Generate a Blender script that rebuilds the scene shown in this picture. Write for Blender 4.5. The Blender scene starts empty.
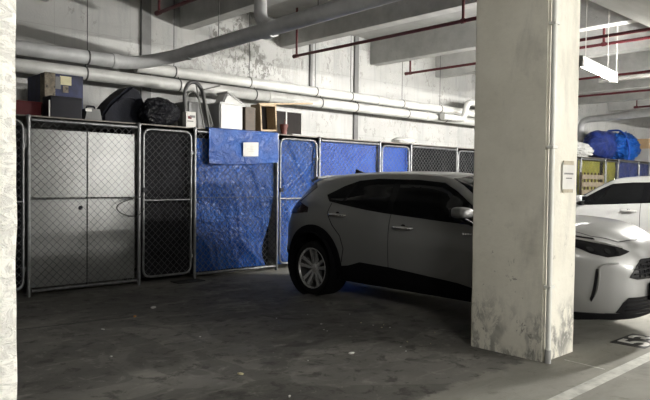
import bpy, bmesh, math, random
from mathutils import Vector, Matrix, noise
from mathutils.bvhtree import BVHTree

random.seed(7)
S = bpy.context.scene
COL = S.collection
R = math.radians

# ------------------------------------------------------------------ camera, world, exposure
cam_d = bpy.data.cameras.new('camera')
cam = bpy.data.objects.new('camera', cam_d)
COL.objects.link(cam)
S.camera = cam
F_PX, YAW, PITCH, ROLL = 642.8, R(42.99), R(-1.608), R(0.6245)
cam_d.sensor_width = 36.0
cam_d.sensor_fit = 'HORIZONTAL'
cam_d.lens = F_PX * 36.0 / 650.0
cam_d.clip_start = 0.05
_f = Vector((math.sin(YAW) * math.cos(PITCH), math.cos(YAW) * math.cos(PITCH), math.sin(PITCH)))
_r = Vector((math.cos(YAW), -math.sin(YAW), 0))
_u = _r.cross(_f)
_r2 = _r * math.cos(ROLL) + _u * math.sin(ROLL)
_u2 = _u * math.cos(ROLL) - _r * math.sin(ROLL)
cam.matrix_world = Matrix(((_r2.x, _u2.x, -_f.x, 0), (_r2.y, _u2.y, -_f.y, 0), (_r2.z, _u2.z, -_f.z, 1.45), (0, 0, 0, 1)))

W = bpy.data.worlds.new('world')
S.world = W
W.use_nodes = True
W.node_tree.nodes['Background'].inputs[0].default_value = (0.6, 0.65, 0.7, 1)
W.node_tree.nodes['Background'].inputs[1].default_value = 0.02
vs = S.view_settings
vs.view_transform = 'Standard'
vs.look = 'None'
vs.gamma = 1.0
vs.use_curve_mapping = False
vs.exposure = 0.12
LAMP_POWER = 260.0           # emission strength of each suspended batten's tube
LAMPS = [                    # x centre, y centre, strength factor
    (8.75, 3.95, 0.3), (14.2, 3.95, 2.5), (19.6, 3.95, 5.0), (10.7, 2.36, 17.0),
    (1.5, -1.5, 2.8), (11.6, -14.0, 27.0), (13.3, -14.0, 27.0), (15.0, -14.0, 27.0),  # the one nearest the camera is added to brighten rough pillar and car side
]
try:
    S.cycles.max_bounces = 6
    S.cycles.diffuse_bounces = 4
    S.cycles.sample_clamp_indirect = 4.0
    S.cycles.caustics_reflective = False
    S.cycles.caustics_refractive = False
except Exception:
    pass

# ------------------------------------------------------------------ materials
def nt(name):
    m = bpy.data.materials.new(name)
    m.use_nodes = True
    t = m.node_tree
    return m, t, t.nodes['Principled BSDF']

class G:
    """tiny node-graph helper"""
    def __init__(s, t): s.t = t
    def n(s, kind, **kw):
        x = s.t.nodes.new(kind)
        for k, v in kw.items():
            if k in x.inputs.keys() if isinstance(k, str) else False:
                x.inputs[k].default_value = v
            else:
                setattr(x, k, v)
        return x
    def l(s, a, b): s.t.links.new(a, b)
    def pos(s):
        return s.n('ShaderNodeNewGeometry').outputs['Position']
    def obj(s):
        return s.n('ShaderNodeTexCoord').outputs['Object']
    def mapped(s, vec, scale=(1, 1, 1), rot=(0, 0, 0), loc=(0, 0, 0)):
        m = s.n('ShaderNodeMapping')
        m.inputs['Scale'].default_value = scale
        m.inputs['Rotation'].default_value = rot
        m.inputs['Location'].default_value = loc
        s.l(vec, m.inputs['Vector'])
        return m.outputs['Vector']
    def noise(s, vec, scale, detail=4, rough=.55, dist=0):
        x = s.n('ShaderNodeTexNoise')
        x.inputs['Scale'].default_value = scale
        x.inputs['Detail'].default_value = detail
        x.inputs['Roughness'].default_value = rough
        x.inputs['Distortion'].default_value = dist
        s.l(vec, x.inputs['Vector'])
        return x.outputs['Fac']
    def voro(s, vec, scale, feature='F1'):
        x = s.n('ShaderNodeTexVoronoi', feature=feature)
        x.inputs['Scale'].default_value = scale
        s.l(vec, x.inputs['Vector'])
        return x.outputs['Distance']
    def ramp(s, fac, a, b, ca=0.0, cb=1.0):
        x = s.n('ShaderNodeMapRange')
        x.interpolation_type = 'SMOOTHSTEP'
        x.inputs['From Min'].default_value = a
        x.inputs['From Max'].default_value = b
        x.inputs['To Min'].default_value = ca
        x.inputs['To Max'].default_value = cb
        s.l(fac, x.inputs['Value'])
        return x.outputs['Result']
    def math(s, op, a, b=None):
        x = s.n('ShaderNodeMath', operation=op)
        for i, v in enumerate((a, b)):
            if v is None: continue
            if isinstance(v, (int, float)): x.inputs[i].default_value = v
            else: s.l(v, x.inputs[i])
        return x.outputs[0]
    def mix(s, fac, a, b):
        x = s.n('ShaderNodeMix', data_type='RGBA')
        if isinstance(fac, (int, float)): x.inputs[0].default_value = fac
        else: s.l(fac, x.inputs[0])
        for i, v in ((6, a), (7, b)):
            if isinstance(v, tuple): x.inputs[i].default_value = (*v, 1) if len(v) == 3 else v
            else: s.l(v, x.inputs[i])
        return x.outputs[2]
    def bump(s, h, strength, dist=.01, nrm=None):
        x = s.n('ShaderNodeBump')
        x.inputs['Strength'].default_value = strength
        x.inputs['Distance'].default_value = dist
        s.l(h, x.inputs['Height'])
        if nrm is not None: s.l(nrm, x.inputs['Normal'])
        return x.outputs['Normal']
    def sep(s, v):
        x = s.n('ShaderNodeSeparateXYZ'); s.l(v, x.inputs[0]); return x.outputs

def pm(name, col, rough=.6, metal=0.0, var=.12, vs_=6.0, bump=0.0, bs=40.0, coat=0.0, spec=.5, dirt=None):
    """plain procedural material: base colour varied by noise, optional relief"""
    m, t, b = nt(name)
    g = G(t)
    v = g.obj()
    f = g.noise(v, vs_, 5, .6)
    lo = tuple(c * (1 - var) for c in col)
    hi = tuple(min(1, c * (1 + var)) for c in col)
    c = g.mix(g.ramp(f, .3, .7), lo, hi)
    if dirt:
        d = g.noise(v, vs_ * 2.3, 6, .7)
        c = g.mix(g.ramp(d, dirt[1], dirt[1] + .12), c, dirt[0])
    g.l(c, b.inputs['Base Color'])
    b.inputs['Roughness'].default_value = rough
    b.inputs['Metallic'].default_value = metal
    b.inputs['Specular IOR Level'].default_value = spec
    if coat:
        b.inputs['Coat Weight'].default_value = coat
        b.inputs['Coat Roughness'].default_value = .06
    if bump:
        g.l(g.bump(g.noise(v, bs, 4, .6), bump, .01), b.inputs['Normal'])
    return m

def wall_mat():
    m, t, b = nt('painted_concrete_wall'); g = G(t)
    p = g.pos()
    big = g.noise(p, .45, 4, .6)
    c = g.mix(g.ramp(big, .3, .7), (.39, .39, .38), (.50, .50, .49))
    # water streaks, stretched downwards
    st = g.noise(g.mapped(p, (2.2, 2.2, .18)), 1.6, 5, .65)
    c = g.mix(g.ramp(st, .50, .70, 0, .75), c, (.33, .335, .34))
    band = g.noise(g.mapped(p, (.22, .22, 1.7), (0, .06, 0)), 1.5, 5, .6)
    c = g.mix(g.ramp(band, .52, .66, 0, .55), c, (.40, .40, .395))
    # form panels: faint joints
    br = g.n('ShaderNodeTexBrick')
    br.offset = 0.0
    br.inputs['Scale'].default_value = 1.0
    br.inputs['Mortar Size'].default_value = .006
    br.inputs['Mortar Smooth'].default_value = .3
    br.inputs['Brick Width'].default_value = 1.2
    br.inputs['Row Height'].default_value = .62
    sx = g.sep(p)
    cv = g.n('ShaderNodeCombineXYZ')
    g.l(sx[0], cv.inputs[0]); g.l(sx[2], cv.inputs[1])
    g.l(cv.outputs[0], br.inputs['Vector'])
    joint = br.outputs['Fac']
    c = g.mix(g.math('MULTIPLY', joint, .45), c, (.30, .30, .29))
    # flaked paint, in clusters
    cl = g.noise(p, .8, 3, .5)
    fl = g.noise(g.mapped(p, (1.6, 1.6, 1)), 7.5, 7, .72, .6)
    chip = g.math('MULTIPLY', g.ramp(fl, .545, .58), g.ramp(cl, .45, .56))
    c = g.mix(g.math('MULTIPLY', chip, .9), c, (.13, .125, .115))
    spot = g.math('MULTIPLY', g.ramp(g.math('ABSOLUTE', g.math('SUBTRACT', sx[0], 7.0)), 1.7, .6), g.ramp(sx[2], 3.0, 3.5))
    chip2 = g.math('MULTIPLY', g.ramp(fl, .49, .53), g.math('MULTIPLY', spot, g.ramp(g.noise(p, 1.6, 4, .6), .42, .52)))
    c = g.mix(g.math('MULTIPLY', chip2, .8), c, (.12, .115, .105))
    rings = g.math('MULTIPLY', g.ramp(fl, .515, .575), g.ramp(cl, .46, .60))
    c = g.mix(g.math('MULTIPLY', rings, .35), c, (.84, .83, .80))
    g.l(c, b.inputs['Base Color'])
    b.inputs['Roughness'].default_value = .75
    h = g.math('SUBTRACT', g.noise(p, 30, 4, .6), g.math('MULTIPLY', chip, 1.5))
    h = g.math('SUBTRACT', h, joint)
    g.l(g.bump(h, .35, .012), b.inputs['Normal'])
    return m

def concrete_mat(name, lo, hi, streak=(1, 1, 1), chips=False):
    m, t, b = nt(name); g = G(t)
    p = g.pos()
    a = g.noise(g.mapped(p, streak), 1.1, 6, .62)
    c = g.mix(g.ramp(a, .3, .72), lo, hi)
    s2 = g.noise(p, 14, 5, .7)
    c = g.mix(g.ramp(s2, .62, .75, 0, .5), c, tuple(x * .45 for x in lo))
    h = g.noise(p, 26, 5, .65)
    if chips:
        fl = g.noise(p, 6, 6, .7, .4)
        cl = g.noise(p, .9, 2, .5)
        ch = g.math('MULTIPLY', g.ramp(fl, .6, .63), g.ramp(cl, .5, .58))
        c = g.mix(ch, c, (.2, .19, .17))
        h = g.math('SUBTRACT', h, ch)
    g.l(c, b.inputs['Base Color'])
    b.inputs['Roughness'].default_value = .82
    g.l(g.bump(h, .3, .01), b.inputs['Normal'])
    return m

def pillar_mat():
    m, t, b = nt('cream_painted_pillar'); g = G(t)
    p = g.pos(); s = g.sep(p)
    a = g.noise(p, 1.6, 5, .6)
    c = g.mix(g.ramp(a, .3, .7), (.66, .635, .55), (.76, .735, .65))
    fine = g.noise(p, 22, 5, .65)
    c = g.mix(g.ramp(fine, .55, .8, 0, .3), c, (.45, .43, .37))
    # bumper scuffs and flaking in the car-height zone
    zone = g.math('MULTIPLY', g.ramp(s[2], .62, .15), g.ramp(s[2], -.2, .02))
    sc = g.noise(g.mapped(p, (1, 1, .55)), 9, 7, .72, .5)
    big = g.noise(p, 2.3, 3, .5)
    scuff = g.math('MULTIPLY', g.ramp(sc, .44, .56), g.math('MULTIPLY', zone, g.ramp(big, .36, .56)))
    c = g.mix(g.math('MULTIPLY', scuff, .85), c, (.13, .128, .12))
    wash = g.noise(g.mapped(p, (1, 1, .35)), 2.8, 6, .65, .3)
    c = g.mix(g.ramp(wash, .5, .72, 0, .5), c, (.40, .39, .35))
    chip = g.math('MULTIPLY', g.ramp(g.noise(p, 8, 6, .7, .7), .63, .65), g.ramp(s[2], 1.3, .5))
    c = g.mix(g.math('MULTIPLY', chip, .8), c, (.22, .21, .185))
    g.l(c, b.inputs['Base Color'])
    b.inputs['Roughness'].default_value = .6
    h = g.math('SUBTRACT', g.noise(p, 18, 5, .6), g.math('ADD', g.math('MULTIPLY', scuff, .7), chip))
    g.l(g.bump(h, .35, .012), b.inputs['Normal'])
    return m

def rough_pillar_mat():
    m, t, b = nt('rough_white_pillar'); g = G(t)
    p = g.pos()
    fl = g.noise(g.mapped(p, (1, 1, 1.5)), 13, 6, .62, 1.4)
    c = g.mix(g.ramp(fl, .42, .60), (.88, .87, .81), (.70, .69, .65))
    g.l(c, b.inputs['Base Color'])
    b.inputs['Roughness'].default_value = .8
    h = g.math('ADD', g.ramp(fl, .4, .62, 1, 0), g.math('MULTIPLY', g.noise(p, 60, 4, .6), .35))
    g.l(g.bump(h, .55, .014), b.inputs['Normal'])
    return m

def floor_mat():
    m, t, b = nt('worn_concrete_floor'); g = G(t)
    p = g.pos(); s = g.sep(p)
    n1 = g.noise(p, .55, 6, .62)
    n2 = g.noise(g.mapped(p, (.6, 1.3, 1), (0, 0, .5)), 2.4, 7, .68, .5)
    dark = g.mix(g.ramp(n1, .34, .66), (.115, .111, .102), (.19, .184, .168))
    dark = g.mix(g.ramp(n2, .50, .66, 0, .7), dark, (.26, .252, .23))
    pt = g.noise(g.mapped(p, (1, 1, 1), (0, 0, .3)), .85, 5, .55, 1.2)
    dark = g.mix(g.ramp(pt, .47, .50, 0, .45), dark, (.085, .082, .077))
    blot = g.noise(p, 1.3, 5, .6, .8)
    dark = g.mix(g.ramp(blot, .58, .70, 0, .75), dark, (.055, .053, .049))
    light = g.mix(g.ramp(n2, .3, .7), (.22, .213, .19), (.30, .292, .262))
    light = g.mix(g.ramp(blot, .60, .74, 0, .6), light, (.13, .125, .11))
    edge = g.math('ADD', s[1], g.math('MULTIPLY', g.math('SUBTRACT', g.noise(p, 3.0, 6, .7), .5), .55))
    inbay = g.ramp(edge, 2.66, 2.74)
    edgex = g.math('ADD', s[0], g.math('MULTIPLY', g.math('SUBTRACT', g.noise(p, 1.4, 5, .7), .5), 1.2))
    inbay = g.math('MULTIPLY', inbay, g.ramp(edgex, 6.2, 5.2))
    mid = g.noise(p, 5.5, 7, .72, .4)
    dark = g.mix(g.ramp(mid, .55, .72, 0, .6), dark, (.31, .30, .275))
    dark = g.mix(g.ramp(mid, .47, .36, 0, .7), dark, (.055, .053, .049))
    light = g.mix(g.ramp(mid, .46, .32, 0, .55), light, (.15, .145, .125))
    c = g.mix(inbay, light, dark)
    tr = g.noise(g.mapped(p, (.35, 3.2, 1), (0, 0, -.35)), 3.0, 5, .6)
    c = g.mix(g.ramp(tr, .60, .72, 0, .35), c, (.33, .32, .29))
    # trodden light crumbs
    cr = g.voro(p, 9.0)
    crm = g.math('MULTIPLY', g.ramp(cr, .07, .035), g.ramp(g.noise(p, 1.7, 3, .5), .46, .56))
    c = g.mix(g.math('MULTIPLY', crm, .7), c, (.40, .39, .35))
    g.l(c, b.inputs['Base Color'])
    g.l(g.ramp(n2, .3, .7, .62, .85), b.inputs['Roughness'])
    b.inputs['Specular IOR Level'].default_value = .12
    h = g.math('ADD', g.noise(p, 45, 4, .6), n2)
    g.l(g.bump(h, .18, .01), b.inputs['Normal'])
    return m

def tarp_mat(name, col, hi, rough=.3, crumple=.8):
    m, t, b = nt(name); g = G(t)
    v = g.obj()
    a = g.noise(v, 3.2, 6, .65, .6)
    c = g.mix(g.ramp(a, .35, .68), col, hi)
    g.l(c, b.inputs['Base Color'])
    b.inputs['Roughness'].default_value = rough
    b.inputs['Specular IOR Level'].default_value = .28
    wob = g.n('ShaderNodeVectorMath', operation='ADD')
    nz = g.n('ShaderNodeTexNoise'); nz.inputs['Scale'].default_value = 3.0
    g.l(v, nz.inputs['Vector'])
    g.l(v, wob.inputs[0]); g.l(nz.outputs['Color'], wob.inputs[1])
    def ridge(vec, sc, rot, rough=.55):
        q = g.noise(g.mapped(vec, sc, rot), 1.0, 5, rough, .3)
        return g.math('ABSOLUTE', g.math('SUBTRACT', q, .5))
    f1 = ridge(wob.outputs[0], (5.5, 5.5, 1.3), (0, .75, 0))
    f2 = ridge(wob.outputs[0], (3.0, 3.0, 9.0), (0, -.5, 0))
    f3 = g.voro(wob.outputs[0], 17)
    f4 = g.noise(v, 30, 4, .65)
    wv = g.noise(v, 160, 2, .5)
    h = g.math('ADD', g.math('MULTIPLY', f1, 2.6), g.math('MULTIPLY', f2, 1.2))
    h = g.math('ADD', h, g.math('ADD', g.math('MULTIPLY', f3, .20), g.math('ADD', g.math('MULTIPLY', f4, .10), g.math('MULTIPLY', wv, .012))))
    g.l(g.bump(h, crumple, .055), b.inputs['Normal'])
    return m

def wood_mat(name, lo, hi):
    m, t, b = nt(name); g = G(t)
    v = g.mapped(g.obj(), (2, 14, 14))
    c = g.mix(g.ramp(g.noise(v, 3, 6, .6, .4), .3, .7), lo, hi)
    g.l(c, b.inputs['Base Color'])
    b.inputs['Roughness'].default_value = .6
    return m

def emit_mat(name, col, power):
    m, t, b = nt(name)
    b.inputs['Base Color'].default_value = (.9, .9, .88, 1)
    b.inputs['Emission Color'].default_value = (*col, 1)
    b.inputs['Emission Strength'].default_value = power
    return m

def paint_mat(name, col, metal, rough):
    m, t, b = nt(name); g = G(t)
    fl = g.noise(g.obj(), 900, 2, .5)
    g.l(g.mix(g.ramp(fl, .35, .65), tuple(c * .9 for c in col), tuple(min(1, c * 1.08) for c in col)), b.inputs['Base Color'])
    b.inputs['Metallic'].default_value = metal
    b.inputs['Roughness'].default_value = rough
    b.inputs['Coat Weight'].default_value = .6
    b.inputs['Coat Roughness'].default_value = .05
    return m

M = dict(
    wall=wall_mat(), floor=floor_mat(), pillar=pillar_mat(), rough_pillar=rough_pillar_mat(),
    ceiling=concrete_mat('ceiling_concrete', (.30, .30, .29), (.42, .42, .41)),
    beam=concrete_mat('beam_concrete', (.40, .40, .39), (.54, .54, .525), (.4, 2, 2)),
    dull=concrete_mat('dull_concrete', (.30, .30, .29), (.42, .42, .41)),
    grey_channel=pm('grey_painted_channel', (.16, .16, .16), .6, 0, .15, 3, dirt=((.1, .1, .1), .62)),
    shell=concrete_mat('dark_concrete', (.07, .07, .07), (.12, .12, .115)),
    pipe=pm('grey_pvc_pipe', (.62, .62, .60), .38, 0, .12, 3, .05, 30, dirt=((.22, .21, .2), .66)),
    drain=pm('dark_grey_pipe', (.50, .505, .51), .45, 0, .15, 3, .05, 30),
    wpipe=pm('white_conduit', (.66, .66, .62), .42, 0, .08, 5, .03, 30),
    red=pm('red_sprinkler_pipe', (.085, .010, .014), .5, 0, .2, 5),
    galv=pm('galvanised_steel', (.19, .193, .197), .45, .7, .22, 18, .08, 60),
    wire=pm('galvanised_wire', (.11, .112, .115), .5, .4, .2, 20),
    hanger=pm('thin_steel_rod', (.10, .10, .10), .6, .4, .1, 5),
    sheet=pm('pale_metal_sheet', (.19, .195, .19), .34, .25, .10, 2.5, .04, 9, dirt=((.30, .30, .29), .68)),
    shade=pm('black_shade_cloth', (.008, .008, .010), .85, 0, .3, 5, .8, 14, spec=.15),
    blue=tarp_mat('blue_tarpaulin', (.006, .042, .20), (.011, .078, .33), .34, .36),
    blue2=tarp_mat('bright_blue_tarpaulin', (.012, .050, .27), (.020, .078, .36), .42, .3),
    navy=tarp_mat('navy_tarpaulin', (.012, .022, .12), (.020, .045, .24)),
    yellow=tarp_mat('yellow_green_tarpaulin', (.22, .21, .025), (.30, .28, .04), .5),
    white_sheet=tarp_mat('white_plastic_sheet', (.50, .50, .49), (.62, .62, .60), .45),
    bag=tarp_mat('black_plastic_bag', (.004, .004, .006), (.008, .008, .012), .3),
    bagcloth=pm('black_bag_fabric', (.005, .006, .011), .7, 0, .3, 8, .4, 30, spec=.2),
    silver=paint_mat('silver_car_paint', (.205, .205, .203), .3, .45),
    white_paint=paint_mat('white_car_paint', (.44, .44, .435), .05, .3),
    cladding=pm('black_car_plastic', (.005, .005, .006), .65, 0, .15, 10, spec=.1),
    glass=pm('dark_car_glass', (.002, .0023, .003), .05, 0, .05, 2, spec=.3),
    gloss_black=pm('gloss_black_trim', (.003, .003, .004), .25, 0, .1, 5, spec=.2),
    chrome=pm('chrome', (.75, .75, .75), .12, 1, .03, 5),
    tyre=pm('tyre_rubber', (.006, .006, .006), .85, 0, .15, 9, .2, 60, spec=.2),
    alloy=pm('machined_alloy', (.72, .72, .72), .26, .75, .05, 6),
    pocket=pm('dark_wheel_barrel', (.006, .006, .006), .6, .1, .1, 6),
    tail=pm('dark_red_lamp', (.010, .002, .003), .15, 0, .1, 4),
    lens=pm('headlamp_lens', (.004, .004, .005), .08, 0, .1, 6, spec=.3),
    lampin=pm('headlamp_reflector', (.06, .06, .065), .18, .9, .1, 6),
    seat=pm('dark_seat_cloth', (.02, .02, .022), .8),
    plate=pm('number_plate', (.62, .62, .60), .4),
    line=pm('worn_white_paint', (.46, .455, .42), .7, 0, .25, 7, dirt=((.24, .23, .2), .60)),
    black_paint=pm('black_floor_paint', (.030, .029, .027), .6, 0, .25, 10),
    white_stencil=pm('white_stencil_paint', (.62, .61, .57), .6, 0, .2, 12, dirt=((.25, .24, .22), .66)),
    paper=pm('white_paper', (.60, .59, .56), .8, 0, .05, 9),
    ink=pm('grey_ink', (.16, .16, .16), .8),
    tape=pm('brown_tape', (.36, .32, .24), .5, 0, .2, 12),
    wood=wood_mat('pale_pine', (.34, .25, .15), (.46, .35, .22)),
    brown=wood_mat('brown_board', (.05, .034, .022), (.085, .058, .037)),
    ply=wood_mat('grey_plywood', (.09, .08, .07), (.14, .125, .105)),
    dark_in=pm('dark_cavity_board', (.012, .009, .008), .7, 0, .2, 5, spec=.2),
    white_plastic=pm('white_plastic', (.34, .34, .33), .4, 0, .06, 4),
    grey_plastic=pm('grey_plastic', (.075, .075, .075), .5, 0, .1, 4),
    red_plastic=pm('red_plastic', (.11, .008, .012), .5, 0, .15, 5, spec=.25),
    navy_card=pm('navy_printed_card', (.010, .015, .055), .5, 0, .5, 8, spec=.25),
    brown_card=pm('brown_card', (.17, .145, .11), .8, 0, .4, 9, dirt=((.04, .035, .03), .52)),
    cardboard=pm('cardboard', (.36, .25, .14), .8, 0, .1, 5),
    sticker=pm('cream_sticker', (.52, .48, .30), .6, 0, .1, 9),
    black_box=pm('black_box', (.004, .004, .009), .55, 0, .2, 5, spec=.2),
    grey_tube=pm('grey_tube', (.20, .20, .19), .4, .6, .12, 6),
    seat_panel=pm('grey_chair_panel', (.10, .10, .10), .5, 0, .1, 5),
    terracotta=pm('dark_red_clay', (.13, .035, .028), .6, 0, .2, 8),
    cable=pm('black_cable', (.010, .010, .010), .5),
    lattice=pm('woven_brown_crate', (.16, .13, .09), .7, 0, .25, 9),
    fixture=pm('white_enamel_batten', (.17, .167, .155), .6, 0, .04, 4, spec=.2),
    orange=pm('orange_scrap', (.42, .20, .06), .8),
    rubber=pm('black_rubber_mat', (.010, .010, .010), .75, 0, .2, 9, .3, 60),
    clear=pm('cloudy_plastic', (.50, .50, .48), .25, 0, .1, 9, .6, 20),
)

# ------------------------------------------------------------------ object helpers
def tag(o, label=None, cat=None, group=None, kind=None):
    if label: o['label'] = label
    if cat: o['category'] = cat
    if group: o['group'] = group
    if kind: o['kind'] = kind
    return o

def empty(name, loc=(0, 0, 0), rz=0.0, label=None, cat=None, group=None):
    o = bpy.data.objects.new(name, None)
    o.empty_display_size = .1
    COL.objects.link(o)
    o.location = loc
    o.rotation_euler = (0, 0, rz)
    return tag(o, label, cat, group)

class MB:
    """collects geometry for ONE mesh"""
    def __init__(s): s.v = []; s.f = []
    def add(s, vs_, fs):
        k = len(s.v)
        s.v += [tuple(x) for x in vs_]
        s.f += [tuple(i + k for i in f) for f in fs]
        return s
    def box(s, a, b, bev=0.0, mtx=None):
        if bev <= 0:
            x0, y0, z0 = a; x1, y1, z1 = b
            vs_ = [(x0,y0,z0),(x1,y0,z0),(x1,y1,z0),(x0,y1,z0),(x0,y0,z1),(x1,y0,z1),(x1,y1,z1),(x0,y1,z1)]
            fs = [(0,3,2,1),(4,5,6,7),(0,1,5,4),(1,2,6,5),(2,3,7,6),(3,0,4,7)]
        else:
            bm = bmesh.new()
            bmesh.ops.create_cube(bm, size=1)
            sx, sy, sz = (b[i] - a[i] for i in range(3))
            c = Vector([(a[i] + b[i]) / 2 for i in range(3)])
            for v in bm.verts: v.co = Vector((v.co.x * sx, v.co.y * sy, v.co.z * sz)) + c
            bmesh.ops.bevel(bm, geom=bm.edges[:], offset=bev, segments=2, affect='EDGES', profile=.6)
            vs_ = [v.co.copy() for v in bm.verts]
            for i, v in enumerate(bm.verts): v.index = i
            fs = [tuple(v.index for v in f.verts) for f in bm.faces]
            bm.free()
        if mtx is not None: vs_ = [mtx @ Vector(v) for v in vs_]
        return s.add(vs_, fs)
    def tube(s, pts, r, n=10, cap=True, rs=None):
        pts = [Vector(p) for p in pts]
        m = len(pts)
        tg = []
        for i in range(m):
            d = pts[min(i + 1, m - 1)] - pts[max(i - 1, 0)]
            tg.append(d.normalized())
        up = Vector((0, 0, 1)) if abs(tg[0].z) < .9 else Vector((1, 0, 0))
        nrm = tg[0].cross(up).normalized()
        vs_, fs = [], []
        for i in range(m):
            nrm = (nrm - tg[i] * nrm.dot(tg[i])).normalized()
            bi = tg[i].cross(nrm)
            rr = rs[i] if rs else r
            for k in range(n):
                a = 2 * math.pi * k / n
                vs_.append(pts[i] + (nrm * math.cos(a) + bi * math.sin(a)) * rr)
        for i in range(m - 1):
            for k in range(n):
                k2 = (k + 1) % n
                fs.append((i * n + k, i * n + k2, (i + 1) * n + k2, (i + 1) * n + k))
        if cap:
            fs.append(tuple(reversed(range(n))))
            fs.append(tuple((m - 1) * n + k for k in range(n)))
        return s.add(vs_, fs)
    def lathe(s, prof, n=32, axis='z', org=(0, 0, 0)):
        """prof: (radius, height) pairs"""
        vs_, fs = [], []
        for (r_, h) in prof:
            for k in range(n):
                a = 2 * math.pi * k / n
                c, d = r_ * math.cos(a), r_ * math.sin(a)
                p = {'z': (c, d, h), 'x': (h, c, d), 'y': (c, h, d)}[axis]
                vs_.append((p[0] + org[0], p[1] + org[1], p[2] + org[2]))
        for i in range(len(prof) - 1):
            for k in range(n):
                k2 = (k + 1) % n
                fs.append((i * n + k, i * n + k2, (i + 1) * n + k2, (i + 1) * n + k))
        return s.add(vs_, fs)
    def prism(s, poly, z0, z1, mtx=None):
        n = len(poly)
        vs_ = [Vector((x, y, z0)) for x, y in poly] + [Vector((x, y, z1)) for x, y in poly]
        if mtx is not None: vs_ = [mtx @ v for v in vs_]
        fs = [tuple(reversed(range(n))), tuple(range(n, 2 * n))]
        fs += [(i, (i + 1) % n, n + (i + 1) % n, n + i) for i in range(n)]
        return s.add(vs_, fs)
    def sheet(s, fn, nu, nv, thick=.004):
        """closed thin sheet; fn(u,v)->Vector, thickness along +y of the sheet's own frame"""
        P = [[Vector(fn(i / nu, j / nv)) for j in range(nv + 1)] for i in range(nu + 1)]
        N = [[None] * (nv + 1) for _ in range(nu + 1)]
        for i in range(nu + 1):
            for j in range(nv + 1):
                du = P[min(i + 1, nu)][j] - P[max(i - 1, 0)][j]
                dv = P[i][min(j + 1, nv)] - P[i][max(j - 1, 0)]
                q = du.cross(dv)
                N[i][j] = q.normalized() if q.length > 1e-9 else Vector((0, -1, 0))
        k = (nu + 1) * (nv + 1)
        id_ = lambda i, j: i * (nv + 1) + j
        vs_ = [P[i][j] for i in range(nu + 1) for j in range(nv + 1)] + [P[i][j] - N[i][j] * thick for i in range(nu + 1) for j in range(nv + 1)]
        fs = []
        for i in range(nu):
            for j in range(nv):
                a, b, c, d = id_(i, j), id_(i + 1, j), id_(i + 1, j + 1), id_(i, j + 1)
                fs.append((a, b, c, d)); fs.append((a + k, d + k, c + k, b + k))
        for i in range(nu):
            a, b = id_(i, 0), id_(i + 1, 0); fs.append((b, a, a + k, b + k))
            a, b = id_(i, nv), id_(i + 1, nv); fs.append((a, b, b + k, a + k))
        for j in range(nv):
            a, b = id_(0, j), id_(0, j + 1); fs.append((a, b, b + k, a + k))
            a, b = id_(nu, j), id_(nu, j + 1); fs.append((b, a, a + k, b + k))
        return s.add(vs_, fs)
    def mesh(s, name):
        me = bpy.data.meshes.new(name)
        me.from_pydata([tuple(v) for v in s.v], [], s.f)
        me.update()
        return me
    def build(s, name, mat, parent=None, smooth=False, angle=40, loc=None):
        me = s.mesh(name)
        return link(name, me, mat, parent, smooth, angle, loc)

def link(name, me, mat, parent=None, smooth=False, angle=40, loc=None):
    if isinstance(mat, str): mat = M[mat]
    if not me.materials: me.materials.append(mat)
    if smooth:
        me.shade_smooth()
        try: me.set_sharp_from_angle(angle=R(angle))
        except Exception: pass
    o = bpy.data.objects.new(name, me)
    COL.objects.link(o)
    if parent is not None: o.parent = parent
    if loc is not None: o.location = loc
    return o

def copy_tree(o, parent=None):
    c = o.copy()
    COL.objects.link(c)
    c.parent = parent
    for ch in list(o.children): copy_tree(ch, c)
    return c

def fillet(pts, rad, n=6):
    pts = [Vector(p) for p in pts]
    out = [pts[0]]
    for i in range(1, len(pts) - 1):
        a, b, c = pts[i - 1], pts[i], pts[i + 1]
        d1, d2 = (a - b).normalized(), (c - b).normalized()
        r_ = min(rad, (a - b).length * .49, (c - b).length * .49)
        p, q = b + d1 * r_, b + d2 * r_
        for k in range(n + 1):
            t = k / n
            out.append(p * (1 - t) ** 2 + b * 2 * t * (1 - t) + q * t * t)
    out.append(pts[-1])
    return out

def struct(name, mb, mat, smooth=False, label=None, parent=None):
    o = mb.build(name, mat, parent, smooth)
    if parent is None: tag(o, label, None, None, 'structure')
    return o

# ------------------------------------------------------------------ the setting
XL, XR, YF, YB, CZ = -7.0, 33.0, -17.0, 9.8, 4.6
struct('floor', MB().box((XL - .2, YF - .2, -.15), (XR + .2, YB + .2, 0)), 'floor', label='dark stained concrete car park floor')
struct('ceiling', MB().box((XL - .2, YF - .2, CZ), (XR + .2, YB + .2, CZ + .2)), 'ceiling', label='grey concrete ceiling slab')
struct('wall_back', MB().box((XL, YB, 0), (XR, YB + .2, CZ)), 'wall', label='white painted concrete wall with flaking paint')
struct('wall_front', MB().box((XL, YF - .2, 0), (XR, YF, CZ)), 'shell', label='concrete wall behind the camera')
struct('wall_left', MB().box((XL - .2, YF, 0), (XL, YB, CZ)), 'shell', label='concrete wall at the left end')
struct('wall_right', MB().box((XR, YF, 0), (XR + .2, YB, CZ)), 'shell', label='concrete wall at the right end')

BEAMS = [-4.1, -1.65, .8, 3.25, 5.70, 7.90, 10.45, 12.80, 15.25, 17.7, 20.15, 22.6, 25.05, 27.5, 30]
for i, x in enumerate(BEAMS):
    mb = MB().box((x, YF, 4.05), (x + .24, YB - .002, CZ - .002), .012)
    struct('ceiling_beam', mb, 'beam', label='grey concrete ceiling beam running out from the back wall')

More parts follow.
